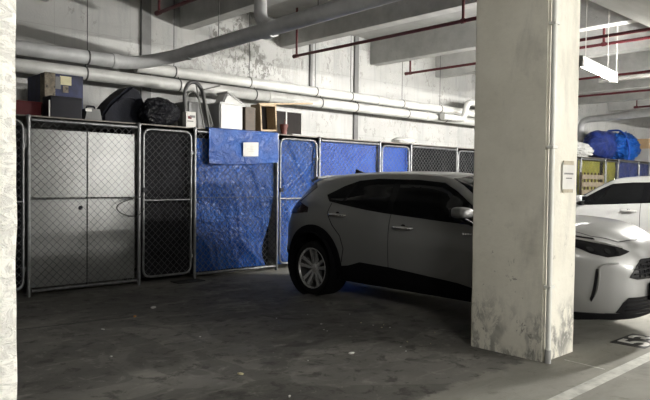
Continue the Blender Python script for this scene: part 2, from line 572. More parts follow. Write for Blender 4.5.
for k, (a, b_) in enumerate(((XL, .27), (.81, 4.85), (5.385, 11.3), (11.84, 17.8), (18.34, 24.2), (24.74, XR))):  # added unseen girders, block aisle lamp light from the upper back wall
    struct('added_girder', MB().box((a, 2.64, 3.46), (b_, 3.23, CZ - .002), .012), 'beam', label='added unseen concrete girder that keeps aisle light off the upper wall')

def pillar(x0, x1, y0, y1, mat, label, rough=0.0):
    bm = bmesh.new()
    bmesh.ops.create_cube(bm, size=1)
    for v in bm.verts:
        v.co = Vector((x0 + (v.co.x + .5) * (x1 - x0), y0 + (v.co.y + .5) * (y1 - y0), (v.co.z + .5) * 4.045))
    ve = [e for e in bm.edges if abs(e.verts[0].co.z - e.verts[1].co.z) > 1]
    bmesh.ops.bevel(bm, geom=ve, offset=.018, segments=2, affect='EDGES')
    for k in range(1, 60):
        g = bm.verts[:] + bm.edges[:] + bm.faces[:]
        bmesh.ops.bisect_plane(bm, geom=g, plane_co=(0, 0, k * 4.045 / 60), plane_no=(0, 0, 1))
    for v in bm.verts:
        n = noise.noise(v.co * 5.0) * (.004 + rough)
        c = Vector(((x0 + x1) / 2, (y0 + y1) / 2, v.co.z))
        d = (v.co - c); d.z = 0
        v.co += d.normalized() * n
    me = bpy.data.meshes.new('pillar'); bm.to_mesh(me); bm.free()
    o = link('pillar', me, mat)
    return tag(o, label, None, None, 'structure')
pillar(4.85, 5.385, 2.58, 3.285, 'pillar', 'cream painted square concrete pillar with scuffed base')
pillar(.27, .81, 2.58, 3.29, 'rough_pillar', 'rough white concrete pillar at the left edge', .006)
for px in (11.3, 17.8, 24.2):
    pillar(px, px + .54, 2.58, 3.29, 'pillar', 'cream painted square concrete pillar farther along the row')

# grey channels fixed flat on the back wall
def channel(x, w, z0, z1, label):
    mb = MB().box((x - w / 2, YB - .05, z0), (x + w / 2, YB - .001, z1), .004)
    o = mb.build('wall_channel', 'grey_channel')
    tag(o, label, 'channel', 'grey channels fixed on the back wall')
channel(5.06, .17, 2.3, 4.59, 'wide grey vertical channel on white wall near the left ceiling beam')
channel(9.99, .12, 2.25, 4.59, 'grey vertical channel on white wall between the two right ceiling beams')
channel(8.68, .06, 3.35, 4.59, 'thin grey vertical channel on white wall above the wall pipes')

# ------------------------------------------------------------------ floor markings
o = MB().prism([(3.6, 2.0), (9.2, 2.06), (9.2, 2.16), (3.6, 2.10)], .0005, .0035).build('bay_line', 'line')
tag(o, 'worn white painted line along the aisle floor', 'floor marking')
o = MB().prism([(5.03, 2.16), (5.05, 2.5), (5.065, 2.5), (5.045, 2.16)], .0005, .0025).build('floor_joint', 'line')
tag(o, 'short pale joint on the floor beside the cream pillar', 'floor marking')
_c = [(.6, 6.62), (1.2, 6.60), (1.75, 6.52), (2.3, 6.45), (2.75, 6.41), (3.15, 6.33)]
o = MB().prism([(x, y + .012) for x, y in _c] + [(x, y - .012) for x, y in _c[::-1]], .0004, .0016).build('floor_crack', 'black_paint')
tag(o, 'thin dark crack across the bay floor in front of the pale sheets', 'floor crack')
num = empty('bay_number', (5.95, 2.2, 0), 0, 'white stencilled bay number on a black floor patch in front of silver car', 'floor marking')
MB().box((0, 0, .0006), (.52, .31, .003)).build('black_patch', 'black_paint', num)
for i, ch in enumerate('53'):
    cu = bpy.data.curves.new('digit', 'FONT'); cu.body = ch; cu.size = .36; cu.extrude = .0012; cu.offset = .006
    to = bpy.data.objects.new('tmp', cu); COL.objects.link(to)
    bpy.context.view_layer.update()
    me = bpy.data.meshes.new_from_object(to.evaluated_get(bpy.context.evaluated_depsgraph_get()))
    bpy.data.objects.remove(to)
    for v in me.vertices: v.co = Vector((v.co.x * 1.15 + .05 + i * .235, v.co.y + .025, v.co.z + .0052))
    me.materials.clear()
    link('digit', me, 'white_stencil', num)

# ------------------------------------------------------------------ pipes
def hanger(mb_list, x, y, z, parent, top=CZ):
    MB().tube([(x, y, z), (x, y, top)], .006, 6).build('hanger_rod', 'hanger', parent)
def collar(x, y, z, r, parent, axis='x', mat='pipe'):
    MB().lathe([(r * .8, -.05), (r + .012, -.05), (r + .014, 0), (r + .012, .05), (r * .8, .05)], 20, axis, (x, y, z)).build('collar', mat, parent, True)
def band(x, y, z, r, parent, axis='x'):
    MB().lathe([(r * .9, -.012), (r + .006, -.012), (r + .006, .012), (r * .9, .012)], 20, axis, (x, y, z)).build('pipe_band', 'hanger', parent, True)

HANG = [3.88, 5.42, 6.95, 8.56, 9.55, 11.2, 12.6, 14.2, 16.2]
# lower wall pipe, straight
p = empty('wall_pipe', (0, 9.35, 3.0), 0, 'pale grey straight pipe along the back wall, lower of the pair', 'pipe')
MB().tube([(XL + .02, 0, 0), (18.9, 0, 0)], .096, 20).build('pipe_run', 'pipe', p, True)
for x in HANG: band(x, 0, 0, .096, p); MB().tube([(x, 0, .09), (x, 0, .135)], .007, 6).build('hanger_rod', 'hanger', p)
for x in (7.3, 11.9): collar(x, 0, 0, .096, p)
# upper wall pipe, from the elbow to the right
p = empty('wall_pipe', (0, 9.5, 3.235), 0, 'pale grey pipe along the back wall, upper of the pair, right of the drain elbow', 'pipe')
MB().tube([(4.75, 0, 0), (18.9, 0, 0)], .09, 20).build('pipe_run', 'pipe', p, True)
for x in HANG[1:]: band(x, 0, 0, .09, p); hanger(None, x, 0, .09, p, CZ - 3.235 - .003)
for x in (7.0, 10.4): collar(x, 0, 0, .09, p)
# drain: wall run from the left that turns out towards the aisle
p = empty('drain_pipe', (0, 9.28, 3.23), 0, 'dark grey drain pipe that bends away from the wall and crosses overhead', 'pipe')
pts = fillet([(XL + .02, 0, -.01), (4.6, 0, 0), (5.12, -.28, .14), (5.20, -6.04, .255)], .35, 8)
MB().tube(pts, .1, 20).build('pipe_run', 'drain', p, True)
collar(4.3, 0, 0, .1, p, 'x', 'drain')
collar(5.14, -.75, .15, .1, p, 'y', 'drain')
for y in (-1.5, -3.6): hanger(None, 5.15, y, .25, p, CZ - 3.23 - .003)
band(3.88, 0, 0, .1, p); hanger(None, 3.88, 0, .09, p, CZ - 3.23 - .003)
MB().tube(fillet([(5.17, -2.75, .2), (5.17, -2.45, .32), (5.17, -2.45, 1.365)], .14, 6), .085, 16).build('branch', 'drain', p, True)
MB().lathe([(.09, -.1), (.115, -.1), (.12, 0), (.115, .1), (.09, .1)], 20, 'y', (5.17, -2.62, .19)).build('collar', 'drain', p, True)
# riser with two elbows near the right end
p = empty('riser_pipe', (0, 9.12, 3.0), 0, 'pale pipe with an S-shaped elbow rising beside the pillar', 'pipe')
MB().tube(fillet([(12.2, .0, .0), (13.05, 0, 0), (13.2, 0, .42), (16.5, 0, .45)], .16, 8), .075, 18).build('pipe_run', 'pipe', p, True)
collar(12.55, 0, 0, .075, p)
# pipes of the far bay
p = empty('stack_pipe', (0, 0, 0), 0, 'pale vertical pipe that elbows into a grey overhead pipe at the far wall', 'pipe')
MB().tube(fillet([(19.9, 9.46, 2.3), (19.9, 9.46, 3.5), (19.6, 5.2, 3.62)], .28, 8), .1, 18).build('pipe_run', 'drain', p, True)
collar(19.9, 9.46, 2.9, .1, p, 'z'); 
p = empty('far_wall_pipe', (0, 0, 0), 0, 'thin pale pipe on the far wall above the blue bundle', 'pipe')
MB().tube([(20.5, 9.62, 2.75), (32.9, 9.62, 2.75)], .06, 12).build('pipe_run', 'pipe', p, True)
collar(24, 9.62, 2.75, .06, p)

# red sprinkler pipes
def sprinkler(x, z, y1, y0, risers, label, r=.026, mat='red'):
    p = empty('sprinkler_pipe', (x, y1, z), 0, label, 'pipe', 'red sprinkler pipes under the ceiling')
    MB().tube([(0, 0, 0), (0, y0 - y1, 0)], r, 12).build('pipe_run', mat, p, True)
    MB().lathe([(.01, -.03), (r + .012, -.03), (r + .012, .03), (.01, .03)], 12, 'y', (0, 0, 0)).build('end_fitting', mat, p, True)
    for (ry, h) in risers:
        MB().tube([(0, ry - y1, 0), (0, ry - y1, h)], r * .8, 10).build('riser', mat, p, True)
        MB().lathe([(.012, -.03), (r + .01, -.03), (r + .01, .03), (.012, .03)], 12, 'y', (0, ry - y1, 0)).build('fitting', mat, p, True)
    return p
sprinkler(4.85, 4.0, 9.0, 3.24, [(8.95, .595)], 'dark red sprinkler pipe at the top left above the drain elbow')
sprinkler(7.60, 3.73, 9.0, 3.24, [(8.95, .865), (5.35, .865)], 'dark red sprinkler pipe with tall end riser beside the overhead drain')
sprinkler(10.75, 3.80, 9.0, 3.24, [(8.9, .795), (6.9, .28), (4.75, .28)], 'red sprinkler pipe that reappears right of the cream pillar')
sprinkler(9.75, 3.70, 6.3, 3.3, [(6.1, .89)], 'dark red sprinkler pipe just right of the cream pillar, highest')
sprinkler(13.45, 3.72, 8.8, 3.24, [(8.7, .875)], 'dark red sprinkler pipe behind the white lamp batten')
sprinkler(16.1, 3.72, 8.8, 3.24, [(8.7, .875)], 'dark red sprinkler pipe in the far bay below the lamp batten')
sprinkler(20.9, 3.9, 8.2, 3.24, [(8.15, .695)], 'dark red sprinkler pipe farthest along, above the blue bundle')

# conduit on the cream pillar
p = empty('conduit', (4.862, 2.545, 0), 0, 'pale vertical conduit clipped to the corner of the cream pillar', 'conduit')
MB().tube([(0, 0, .10), (0, 0, 4.045)], .021, 14).build('conduit_run', 'wpipe', p, True)
MB().tube([(0, 0, .0), (0, 0, .11)], .025, 14).build('boot', 'dull', p, True)
for z in (.62, 1.75, 2.74):
    MB().box((-.03, -.026, z - .012), (.045, .034, z + .012), .004).build('saddle_clip', 'wpipe', p)

# batten lamps: suspended fixture with a lit tube
def batten(x, y, fac, label):
    p = empty('batten_lamp', (x, y, 3.05 if y > 0 else 3.0), R(8) if x == 8.75 else 0, label, 'ceiling lamp', 'suspended batten lamps')
    MB().box((-.80, -.055, -.03), (.80, .055, .045), .01).build('housing', 'fixture', p)
    if y > 3: MB().box((-.80, -.062, -.105), (.80, -.056, .04), .002).build('added_tube_skirt', 'fixture', p)  # added skirt that hides the glaring tube from the camera side
    for s in (-1, 1):
        MB().box((s * .78 - .02, -.05, -.10), (s * .78 + .02, .05, -.028), .006).build('lamp_holder', 'fixture', p)
        MB().tube([(s * .5, 0, .04), (s * .5, 0, 1.548 if y > 0 else 1.598)], .005, 6).build('hanger_wire', 'wpipe', p)
    MB().tube([(-.74, 0, -.065), (.74, 0, -.065)], .017, 12).build('lit_tube', emit_mat('lit_fluorescent_tube', (1.0, .975, .915), LAMP_POWER * fac), p, True)
    return p
LAMP_LABELS = ['white batten lamp hanging just right of the cream pillar', 'white batten lamp hanging over the white car', 'white batten lamp hanging in the far bay', 'white batten lamp in the aisle right of the silver car nose',
               'added unseen batten lamp beside the camera that brightens the rough pillar', 'white batten lamp beyond the aisle, second from the left', 'white batten lamp beyond the aisle, third from the left', 'white batten lamp beyond the aisle, fourth from the left']
for (x, y, fac), lb in zip(LAMPS, LAMP_LABELS): batten(x, y, fac, lb)
p = empty('cable_trunking', (11.4, 0, 3.3), 0, 'pale cable trunking running across beside the batten lamp', 'trunking')
MB().box((-.05, 3.3, -.03), (.05, 5.1, .03), .008).build('trunking_run', 'fixture', p)
for y in (3.6, 4.8): MB().tube([(0, y, .03), (0, y, 1.298)], .005, 6).build('hanger_wire', 'wpipe', p)

# ------------------------------------------------------------------ fence of the storage cages
FY, FH = 8.2, 2.2
POSTS = [1.80, 2.70, 4.15, 5.03, 6.57, 7.50, 9.05, 9.97, 11.50, 12.42, 13.95, 14.87, 16.40, 17.32, 18.85, 19.77, 21.30, 22.22, 23.75]
POST_WORDS = ['post behind the rough white pillar', 'leftmost full post, beside the rough white pillar', 'post between the pale sheets and the dark gate', 'post between the dark gate and the blue tarp panel',
              'post between the blue tarp panel and the gate behind the silver car', 'post just above the rear of the silver car', 'post between bright blue panel and narrow blue gate',
              'post between narrow blue gate and black cloth', 'post in the middle of the black cloth', 'post hidden right behind the cream pillar', 'second post behind the cream pillar', 'third post behind the cream pillar',
              'fourth post behind the cream pillar', 'post left of the yellow panel', 'post right of the yellow panel', 'post left of the far blue panel', 'post right of the far blue panel', 'second post right of the far blue panel', 'last post on the right']
for x, w in zip(POSTS, POST_WORDS):
    p = empty('fence_post', (x, FY, 0), 0, 'galvanised steel fence ' + w, 'post', 'cage fence posts')
    MB().tube([(0, 0, 0), (0, 0, FH + .01)], .0235, 12).build('tube', 'galv', p, True)
    MB().lathe([(.001, .035), (.02, .03), (.03, .012), (.03, -.01), (.026, -.01)], 12, 'z', (0, 0, FH)).build('cap', 'galv', p, True)

def mesh_wires(x0, x1, z0, z1, pitch=.096, r=.0034):
    mb = MB()
    w, h = x1 - x0, z1 - z0
    for s in (1, -1):
        c = -h
        while c < w:
            # line x = c + t, z = t  (s=1) mirrored for s=-1
            t0, t1 = max(0, -c), min(h, w - c)
            if t1 - t0 > .01:
                a, b = (c + t0, t0), (c + t1, t1)
                if s < 0: a, b = (w - a[0], a[1]), (w - b[0], b[1])
                mb.tube([(x0 + a[0], s * .0022, z0 + a[1]), (x0 + b[0], s * .0022, z0 + b[1])], r, 4, False)
            c += pitch
    return mb

def panel(x0, x1, label):
    p = empty('chain_link_fence', (x0, FY, 0), 0, label, 'fence', 'chain link cage panels')
    w = x1 - x0
    for nm, z in (('top_rail', FH - .03), ('bottom_rail', .07)):
        MB().tube([(.03, 0, z), (w - .03, 0, z)], .021, 10).build(nm, 'galv', p, True)
    MB().tube([(.03, .0, 1.2), (w - .03, .0, 1.2)], .0045, 6).build('tension_wire', 'wire', p, True)
    m = mesh_wires(.03, w - .03, .07, FH - .03).build('chain_link_mesh', 'wire', p); m['kind'] = 'stuff'
    return p

def gate(x0, x1, label, latch=True):
    p = empty('cage_gate', (x0, FY, 0), 0, label, 'gate', 'chain link cage gates')
    w = x1 - x0
    a, b, zt, zb = .065, w - .065, FH - .045, .10
    loop = fillet([(w / 2, 0, zb), (a, 0, zb), (a, 0, zt), (b, 0, zt), (b, 0, zb), (w / 2, 0, zb)], .12, 7)
    MB().tube(loop, .017, 10, False).build('gate_frame', 'galv', p, True)
    MB().tube([(a, 0, 1.17), (b, 0, 1.17)], .014, 10).build('mid_rail', 'galv', p, True)
    m = mesh_wires(a, b, zb, zt).build('chain_link_mesh', 'wire', p); m['kind'] = 'stuff'
    for z in (.35, FH - .35):
        MB().lathe([(.02, -.025), (.03, -.025), (.03, .025), (.02, .025)], 10, 'z', (b, 0, z)).build('hinge', 'galv', p, True)
        MB().box((b + .01, -.012, z - .012), (w - .0265, .012, z + .012)).build('hinge_arm', 'galv', p)
    if latch:
        MB().box((.03, -.05, 1.28), (.10, -.018, 1.345), .006).build('latch_box', 'black_box', p)
    return p

GATE_L = ['narrow chain link gate at the far left beside the rough pillar', 'chain link gate over black cloth, next to the pale sheets', 'chain link gate over crumpled blue tarp behind the silver car',
          'narrow chain link gate over bright blue tarp above the silver car', 'chain link gate right of the black cloth', 'chain link gate behind the cream pillar', 'chain link gate left of the yellow panel',
          'chain link gate over yellow tarp in the far bay', 'chain link gate at the far right']
PAN_L = ['chain link fence panel in front of the pale metal sheets', 'chain link fence panel over the large blue tarp', 'chain link fence panel over bright blue tarp above the silver car',
         'chain link fence panel over black cloth above the silver car', 'chain link fence panel hidden by the cream pillar', 'chain link fence panel behind the cream pillar, far side', 'chain link fence panel over yellow tarp in the far bay',
         'chain link fence panel over far blue tarp', 'chain link fence panel at the far right end']
gi = pi_ = 0
for i in range(len(POSTS) - 1):
    if i % 2 == 0: gate(POSTS[i], POSTS[i + 1], GATE_L[gi]); gi += 1
    else: panel(POSTS[i], POSTS[i + 1], PAN_L[pi_]); pi_ += 1

# roof boards of the cages
for k in range(9):
    x0 = POSTS[max(0, 2 * k)] + .02; x1 = POSTS[min(len(POSTS) - 1, 2 * k + 2)] - .005
    wl = ['under the red crate and navy carton', 'under the black bags and white bins', 'under the wooden box and framed window', 'under the crumpled clear plastic', 'over the black cloth', 'behind the cream pillar', 'left of the white bundle', 'under the blue bundle', 'under the far cardboard box'][k]
    MB_ = MB().box((x0, FY + .035, FH + .012), (x1, YB - .01, FH + .03))
    o = MB_.build('cage_roof_board', 'ply'); tag(o, 'grey plywood board on top of the cages ' + wl, 'board', 'boards on top of the cages')
ROOF = FH + .03
# cage side dividers (dark mesh cloth) so that the cages are closed boxes
for k, i in enumerate(range(2, len(POSTS), 2)):
    x = POSTS[i]
    o = MB().box((x - .006, FY + .22, .02), (x + .006, YB - .01, FH)).build('cage_divider', 'shade')
    tag(o, 'black partition behind ' + POST_WORDS[i], 'partition', 'partitions inside the cages')

# pale metal sheets behind the first panel
for (x0, x1, z0, z1, lb) in ((2.74, 3.44, .10, 1.205, 'pale metal sheet behind chain link, lower left with the round hole'), (3.455, 4.11, .10, 1.205, 'pale metal sheet behind chain link, lower right'),
                             (2.74, 3.44, 1.215, 2.07, 'pale metal sheet behind chain link, upper left'), (3.455, 4.11, 1.215, 2.07, 'pale metal sheet behind chain link, upper right')):
    p = empty('metal_sheet', (x0, FY + .05, z0), 0, lb, 'panel', 'pale metal sheets behind the fence')
    MB().box((0, 0, 0), (x1 - x0, .02, z1 - z0), .003).build('sheet', 'sheet', p)
    if 'hole' in lb:
        MB().lathe([(.001, -.006), (.024, -.006), (.03, -.003), (.03, .004)], 16, 'y', (.62, 0, .98)).build('hole_plug', 'black_box', p)
# backing board frame
o = MB().box((3.44, FY + .06, .08), (3.455, FY + .1, 2.07)).build('sheet_joint_strip', 'black_box'); tag(o, 'dark vertical strip in the joint of the pale sheets', 'strip')

def cloth(name, x0, x1, z0, z1, y, mat, label, amp=.02, folds=(), group=None, seed=0, cut=None, nu=60, nv=70, grp='tarps hung inside the cage fence'):
    """hanging sheet; folds = (ux,uz,freq,amp) diagonal creases"""
    w, h = x1 - x0, z1 - z0
    def fn(u, v):
        a0, a1 = 0.0, w
        if cut: a0, a1 = cut(v, w)
        x = a0 + (a1 - a0) * u
        z = v * h
        d = 0
        for (ux, uz, fr, am) in folds:
            q = math.sin((ux * x + uz * z) * fr + seed + 1.3 * noise.noise(Vector((x * 1.3, z * 1.3, seed))))
            d += am * (1 - abs(q)) ** 2
        d += amp * noise.fractal(Vector((x * 2.2 + seed, z * 2.2, seed * 1.7)), .8, 2.1, 4)
        d += amp * .35 * abs(noise.noise(Vector((x * 9 + seed, z * 9, 3.1))))
        return (x, -max(-.03, min(d, .05)) , z)
    o = MB().sheet(fn, nu, nv, -.003).build(name, mat, None, True, 60)
    o.location = (x0, y, z0)
    tag(o, label, 'tarp', grp)
    return o
cloth('shade_cloth', 1.84, 2.68, .1, 2.1, FY + .09, 'shade', 'black shade cloth behind the gate at the far left', nu=20, nv=30)
cloth('shade_cloth', 4.20, 4.99, .08, 2.12, FY + .09, 'shade', 'black shade cloth behind the gate next to the pale sheets', .02, ((.2, 1, 9, .012),))
def cut_a(v, w):     # large tarp: slack right edge that leaves a dark gap low on the right
    return 0.0, w - .20 * math.exp(-((v - .12) / .22) ** 2) if v < .9 else w
cloth('blue_tarp', 5.06, 6.54, .09, 2.08, FY + .085, 'blue', 'large crumpled blue tarp behind chain link, left of the silver car', .022, ((.75, .55, 4.2, .035), (1, .25, 9, .014)), seed=2.1, cut=cut_a, nu=90, nv=110)
cloth('shade_cloth', 5.06, 6.54, .05, 2.18, FY + .20, 'shade', 'black shade cloth behind the large blue tarp', nu=20, nv=30)
cloth('blue_tarp', 6.61, 7.46, .08, 2.14, FY + .085, 'blue', 'crumpled blue tarp inside the gate behind the silver car', .022, ((1, .35, 7.0, .035), (.5, -.6, 8, .018)), seed=5.2, nu=70, nv=90)
cloth('blue_tarp', 7.53, 9.02, .08, 2.16, FY + .075, 'blue2', 'smooth bright blue tarp behind chain link above the silver car roof', .006, ((.3, 1, 6, .006),), seed=7.7)
cloth('blue_tarp', 9.08, 9.94, .08, 2.14, FY + .075, 'blue2', 'narrow bright blue tarp in the gate above the silver car roof', .006, ((.3, 1, 6, .006),), seed=9.7)
cloth('shade_cloth', 10.0, 13.92, .05, 2.16, FY + .09, 'shade', 'wide black cloth with fan-shaped folds above the silver car', .02, ((1, .5, 8, .025), (1, -.6, 7, .02)), seed=3.3, nu=120, nv=60)
cloth('shade_cloth', 13.98, 17.28, .05, 2.16, FY + .09, 'navy', 'dark navy tarp left of the yellow panel', .02, ((1, .2, 8, .02),), seed=4.3)
cloth('yellow_tarp', 17.36, 18.81, .05, 2.14, FY + .16, 'yellow', 'wide yellow tarp behind the far fence above the white car', .02, ((.8, .6, 6, .02),), seed=1.3)
cloth('yellow_tarp', 18.9, 19.73, .05, 2.14, FY + .09, 'yellow', 'narrow yellow tarp in the far gate above the white car', .02, ((.8, .6, 6, .02),), seed=8.3)
cloth('navy_tarp', 19.8, 23.7, .05, 2.16, FY + .09, 'navy', 'navy blue tarp behind the far right fence', .02, ((1, .3, 8, .02),), seed=6.3)

# flap of the tarp folded over the top rail, with the paper notice
def flap(u, v):
    x = u * 1.30
    top = .12
    if v < .2:
        t = v / .2
        y, z = .10 * (1 - t), 0 + .012 * math.sin(t * math.pi)
    else:
        t = (v - .2) / .8
        y = -.012 - .014 * noise.noise(Vector((x * 2.5, t * 2, 1))) - .012 * t
        z = -(.50 + .03 * math.sin(x * 2.2 + 1)) * t
    y -= .010 * abs(noise.noise(Vector((x * 6, v * 7, 4.4)))) * (v > .2)
    return (x, y, z)
o = MB().sheet(flap, 70, 44, .003)  .build('tarp_flap', 'blue', None, True, 60)
o.location = (5.24, FY - .03, FH + .034)
tag(o, 'bright blue tarp flap folded over the fence top', 'tarp', 'tarps hung inside the cage fence')
p = empty('paper_notice', (5.83, FY - .085, 1.83), 0, 'white paper notice pinned on the blue tarp flap', 'notice')
MB().sheet(lambda u, v: (u * .29, -.012 * math.sin(u * 3) - .006 * v, v * .215 + .012 * u), 10, 8, -.002).build('sheet', 'paper', p, True)
for k, (a, b_) in enumerate(((.12, .20), (.06, .23), (.09, .2))):
    MB().box((a, -.024, .15 - k * .035), (b_, -.0215, .154 - k * .035)).build('faint_print', 'tape', p)

# cable loop hung on the pale sheets' fence
p = empty('cable_loop', (0, FY - .045, 0), 0, 'thin black cable hanging in a loop on the fence beside the dark gate', 'cable')
pts = [(4.17, 0, 1.22), (4.0, -.02, 1.19), (3.86, -.02, 1.14), (3.80, -.02, 1.08), (3.85, -.02, 1.01), (3.97, -.02, .965), (4.08, -.02, .96), (4.16, -.01, 1.0), (4.2, 0, 1.06)]
def smooth_path(pts, n=8):
    P = [Vector(q) for q in pts]; out = []
    for i in range(len(P) - 1):
        a, b, c, d = P[max(i - 1, 0)], P[i], P[i + 1], P[min(i + 2, len(P) - 1)]
        for k in range(n):
            t = k / n
            out.append(.5 * ((2 * b) + (c - a) * t + (2 * a - 5 * b + 4 * c - d) * t * t + (3 * b - a - 3 * c + d) * t ** 3))
    out.append(P[-1]); return out
MB().tube(smooth_path(pts), .008, 8).build('cable', 'cable', p, True)
# rubber mat at the foot of the gate
o = MB().box((4.62, 7.93, .0005), (5.05, 8.17, .012), .003).build('rubber_mat', 'rubber'); tag(o, 'small black rubber mat on the floor at the dark gate', 'mat')

# ------------------------------------------------------------------ things on top of the cages
def at(name, x, y, label, cat, rz=0, group=None, z=ROOF): return empty(name, (x, y, z), rz, label, cat, group)

p = at('plastic_crate', 2.62, 8.52, 'dark red plastic crate on the cage top beside the rough pillar', 'crate')
mb = MB()
mb.box((0, 0, 0), (.34, .3, .012)); mb.box((0, 0, .012), (.34, .012, .19)); mb.box((0, .288, .012), (.34, .3, .19)); mb.box((0, .012, .012), (.012, .288, .19)); mb.box((.328, .012, .012), (.34, .288, .19))
mb.build('bin_body', 'red_plastic', p)
MB().box((-.012, -.012, .175), (.352, .0, .2), .004).build('rim', 'red_plastic', p)

p = at('printed_carton', 3.03, 8.58, 'large navy printed carton with torn brown edge on the cage top', 'box', R(0))
MB().box((0, 0, 0), (.50, .66, .60), .006).build('carton_body', 'navy_card', p)
MB().box((-.004, -.004, .0), (.13, .012, .604), .003).build('torn_card_edge', 'brown_card', p)
MB().box((-.006, .0, .02), (.002, .16, .60), .002).build('torn_card_side', 'brown_card', p)
MB().box((.13, -.005, .40), (.20, .002, .56), .001).build('grey_print', 'grey_plastic', p)
MB().box((.19, -.005, .46), (.34, .002, .575), .001).build('label', 'sticker', p)
MB().box((.23, -.006, .36), (.30, .002, .45), .001).build('brown_print', 'brown_card', p)
MB().box((.45, -.006, .25), (.47, .002, .28), .001).build('small_print', 'paper', p)
p = at('black_box', 2.99, 8.27, 'low black box in front of the navy carton', 'box')
MB().box((0, 0, 0), (.40, .27, .25), .008).build('body', 'black_box', p)
MB().box((-.004, -.004, .24), (.404, .274, .27), .006).build('lid', 'black_box', p)
MB().box((-.022, .0, .0), (-.006, .01, .21)).build('pale_edge', 'paper', p)
p = at('tool_case', 3.44, 8.3, 'small dark grey case with white catch beside the black box', 'case')
MB().prism([(0, 0), (.23, 0), (.20, .15), (.03, .15)], 0, .22, Matrix(((1, 0, 0, 0), (0, 0, 1, 0), (0, 1, 0, 0), (0, 0, 0, 1)))).build('body', 'grey_plastic', p)
MB().box((.0, -.012, .11), (.085, -.001, .15), .002).build('catch', 'paper', p)
MB().tube(fillet([(.06, .1, .15), (.06, .1, .19), (.17, .1, .19), (.17, .1, .15)], .02), .01, 8).build('handle', 'black_box', p, True)

def blob(name, loc, dims, seed, mat, label, cat, ridge=.12, sub=4, prof=None, parent=None):
    bm = bmesh.new()
    bmesh.ops.create_icosphere(bm, subdivisions=sub, radius=1)
    for v in bm.verts:
        d = v.co.normalized()
        n = noise.fractal(d * 1.7 + Vector((seed, 0, 0)), .9, 2.0, 4) * .12
        r_ = abs(noise.noise(d * 4.5 + Vector((0, seed, 0)))) * ridge + abs(noise.noise(d * 10 + Vector((0, seed, 3)))) * ridge * .4
        v.co = d * (1 + n - r_)
        if prof: v.co = Vector(prof(v.co))
        v.co = Vector((v.co.x * dims[0] / 2, v.co.y * dims[1] / 2, max(v.co.z, -.86) * dims[2] / 2 + .43 * dims[2]))
    mn = min(v.co.z for v in bm.verts)
    for v in bm.verts: v.co.z -= mn
    me = bpy.data.meshes.new(name); bm.to_mesh(me); bm.free()
    o = link(name, me, mat, parent, True, 70)
    o.location = loc
    if label: tag(o, label, cat)
    return o
p = at('duffel_bag', 4.18, 8.80, 'black fabric duffel bag slumped on the cage top', 'bag')
bm = bmesh.new()
_o = [(-.36, 0), (-.37, .12), (-.27, .27), (-.12, .43), (.05, .56), (.16, .53), (.25, .38), (.33, .20), (.36, 0)]
_f = [bm.verts.new((x, -.2, z)) for x, z in _o]; _b = [bm.verts.new((x, .2, z)) for x, z in _o]
bm.faces.new(_f); bm.faces.new(_b[::-1])
for i in range(len(_o)):
    j = (i + 1) % len(_o); bm.faces.new((_f[i], _b[i], _b[j], _f[j]))
bmesh.ops.recalc_face_normals(bm, faces=bm.faces[:])
bmesh.ops.bevel(bm, geom=bm.edges[:], offset=.035, segments=3, affect='EDGES')
for v in bm.verts:
    if v.co.z > .03: v.co += Vector((noise.noise(v.co * 6), noise.noise(v.co * 6 + Vector((5, 0, 0))), noise.noise(v.co * 6 + Vector((0, 7, 0))))) * .018
me = bpy.data.meshes.new('body'); bm.to_mesh(me); bm.free()
link('body', me, 'bagcloth', p, True, 50)
MB().tube(smooth_path([(-.16, -.19, .30), (-.1, -.22, .36), (.06, -.22, .38), (.14, -.19, .32)]), .012, 8).build('strap', 'black_box', p, True)
p = at('rubbish_bag', 4.58, 8.41, 'shiny black plastic rubbish bag next to the duffel bag', 'bag')
blob('body', (0, 0, 0), (.62, .32, .44), 8.4, 'bag', None, None, .10, 5, None, p)
p = at('small_carton', 4.91, 8.25, 'small white printed carton beside the black rubbish bag', 'box')
MB().box((0, 0, 0), (.165, .10, .225), .003).build('body', 'paper', p)
for k, (a, b_, c, d) in enumerate(((.03, .09, .12, .16), (.02, .12, .08, .095), (.06, .15, .14, .175))):
    MB().box((a, -.003, c), (b_, .001, d)).build('print', 'ink' if k else 'red_plastic', p)

# folding chair with a round tubular back, leaning on the bins
p = at('folding_chair', 5.02, 8.46, 'grey tubular folding chair with round hoop back, folded on the cage top', 'chair')
hoop = []
for k in range(21):
    a = math.pi * k / 20
    hoop.append((.17 - .17 * math.cos(a), .02 + .03 * math.sin(a), .44 + .27 * math.sin(a)))
path = [(-.02, -.06, .0)] + hoop + [(.46, .02, .0)]
MB().tube(smooth_path(path, 3), .03, 10).build('back_frame', 'seat_panel', p, True)
MB().tube(smooth_path([(q[0] * .72 + .07, q[1] + .07, q[2] * .80) for q in path], 3), .018, 8).build('inner_hoop', 'grey_tube', p, True)
for (a, b_) in (((.30, -.05, .0), (.20, .02, .66)), ((.38, -.08, .0), (.30, .0, .62)), ((.46, -.04, .06), (.33, .05, .58))):
    MB().tube([a, b_], .013, 8).build('leg', 'grey_tube', p, True)
MB().box((.10, .07, .02), (.40, .10, .40), .01).build('seat', 'seat_panel', p)
MB().tube([(.30, -.04, .6), (.62, .02, .70)], .011, 8).build('stretcher', 'grey_tube', p, True)

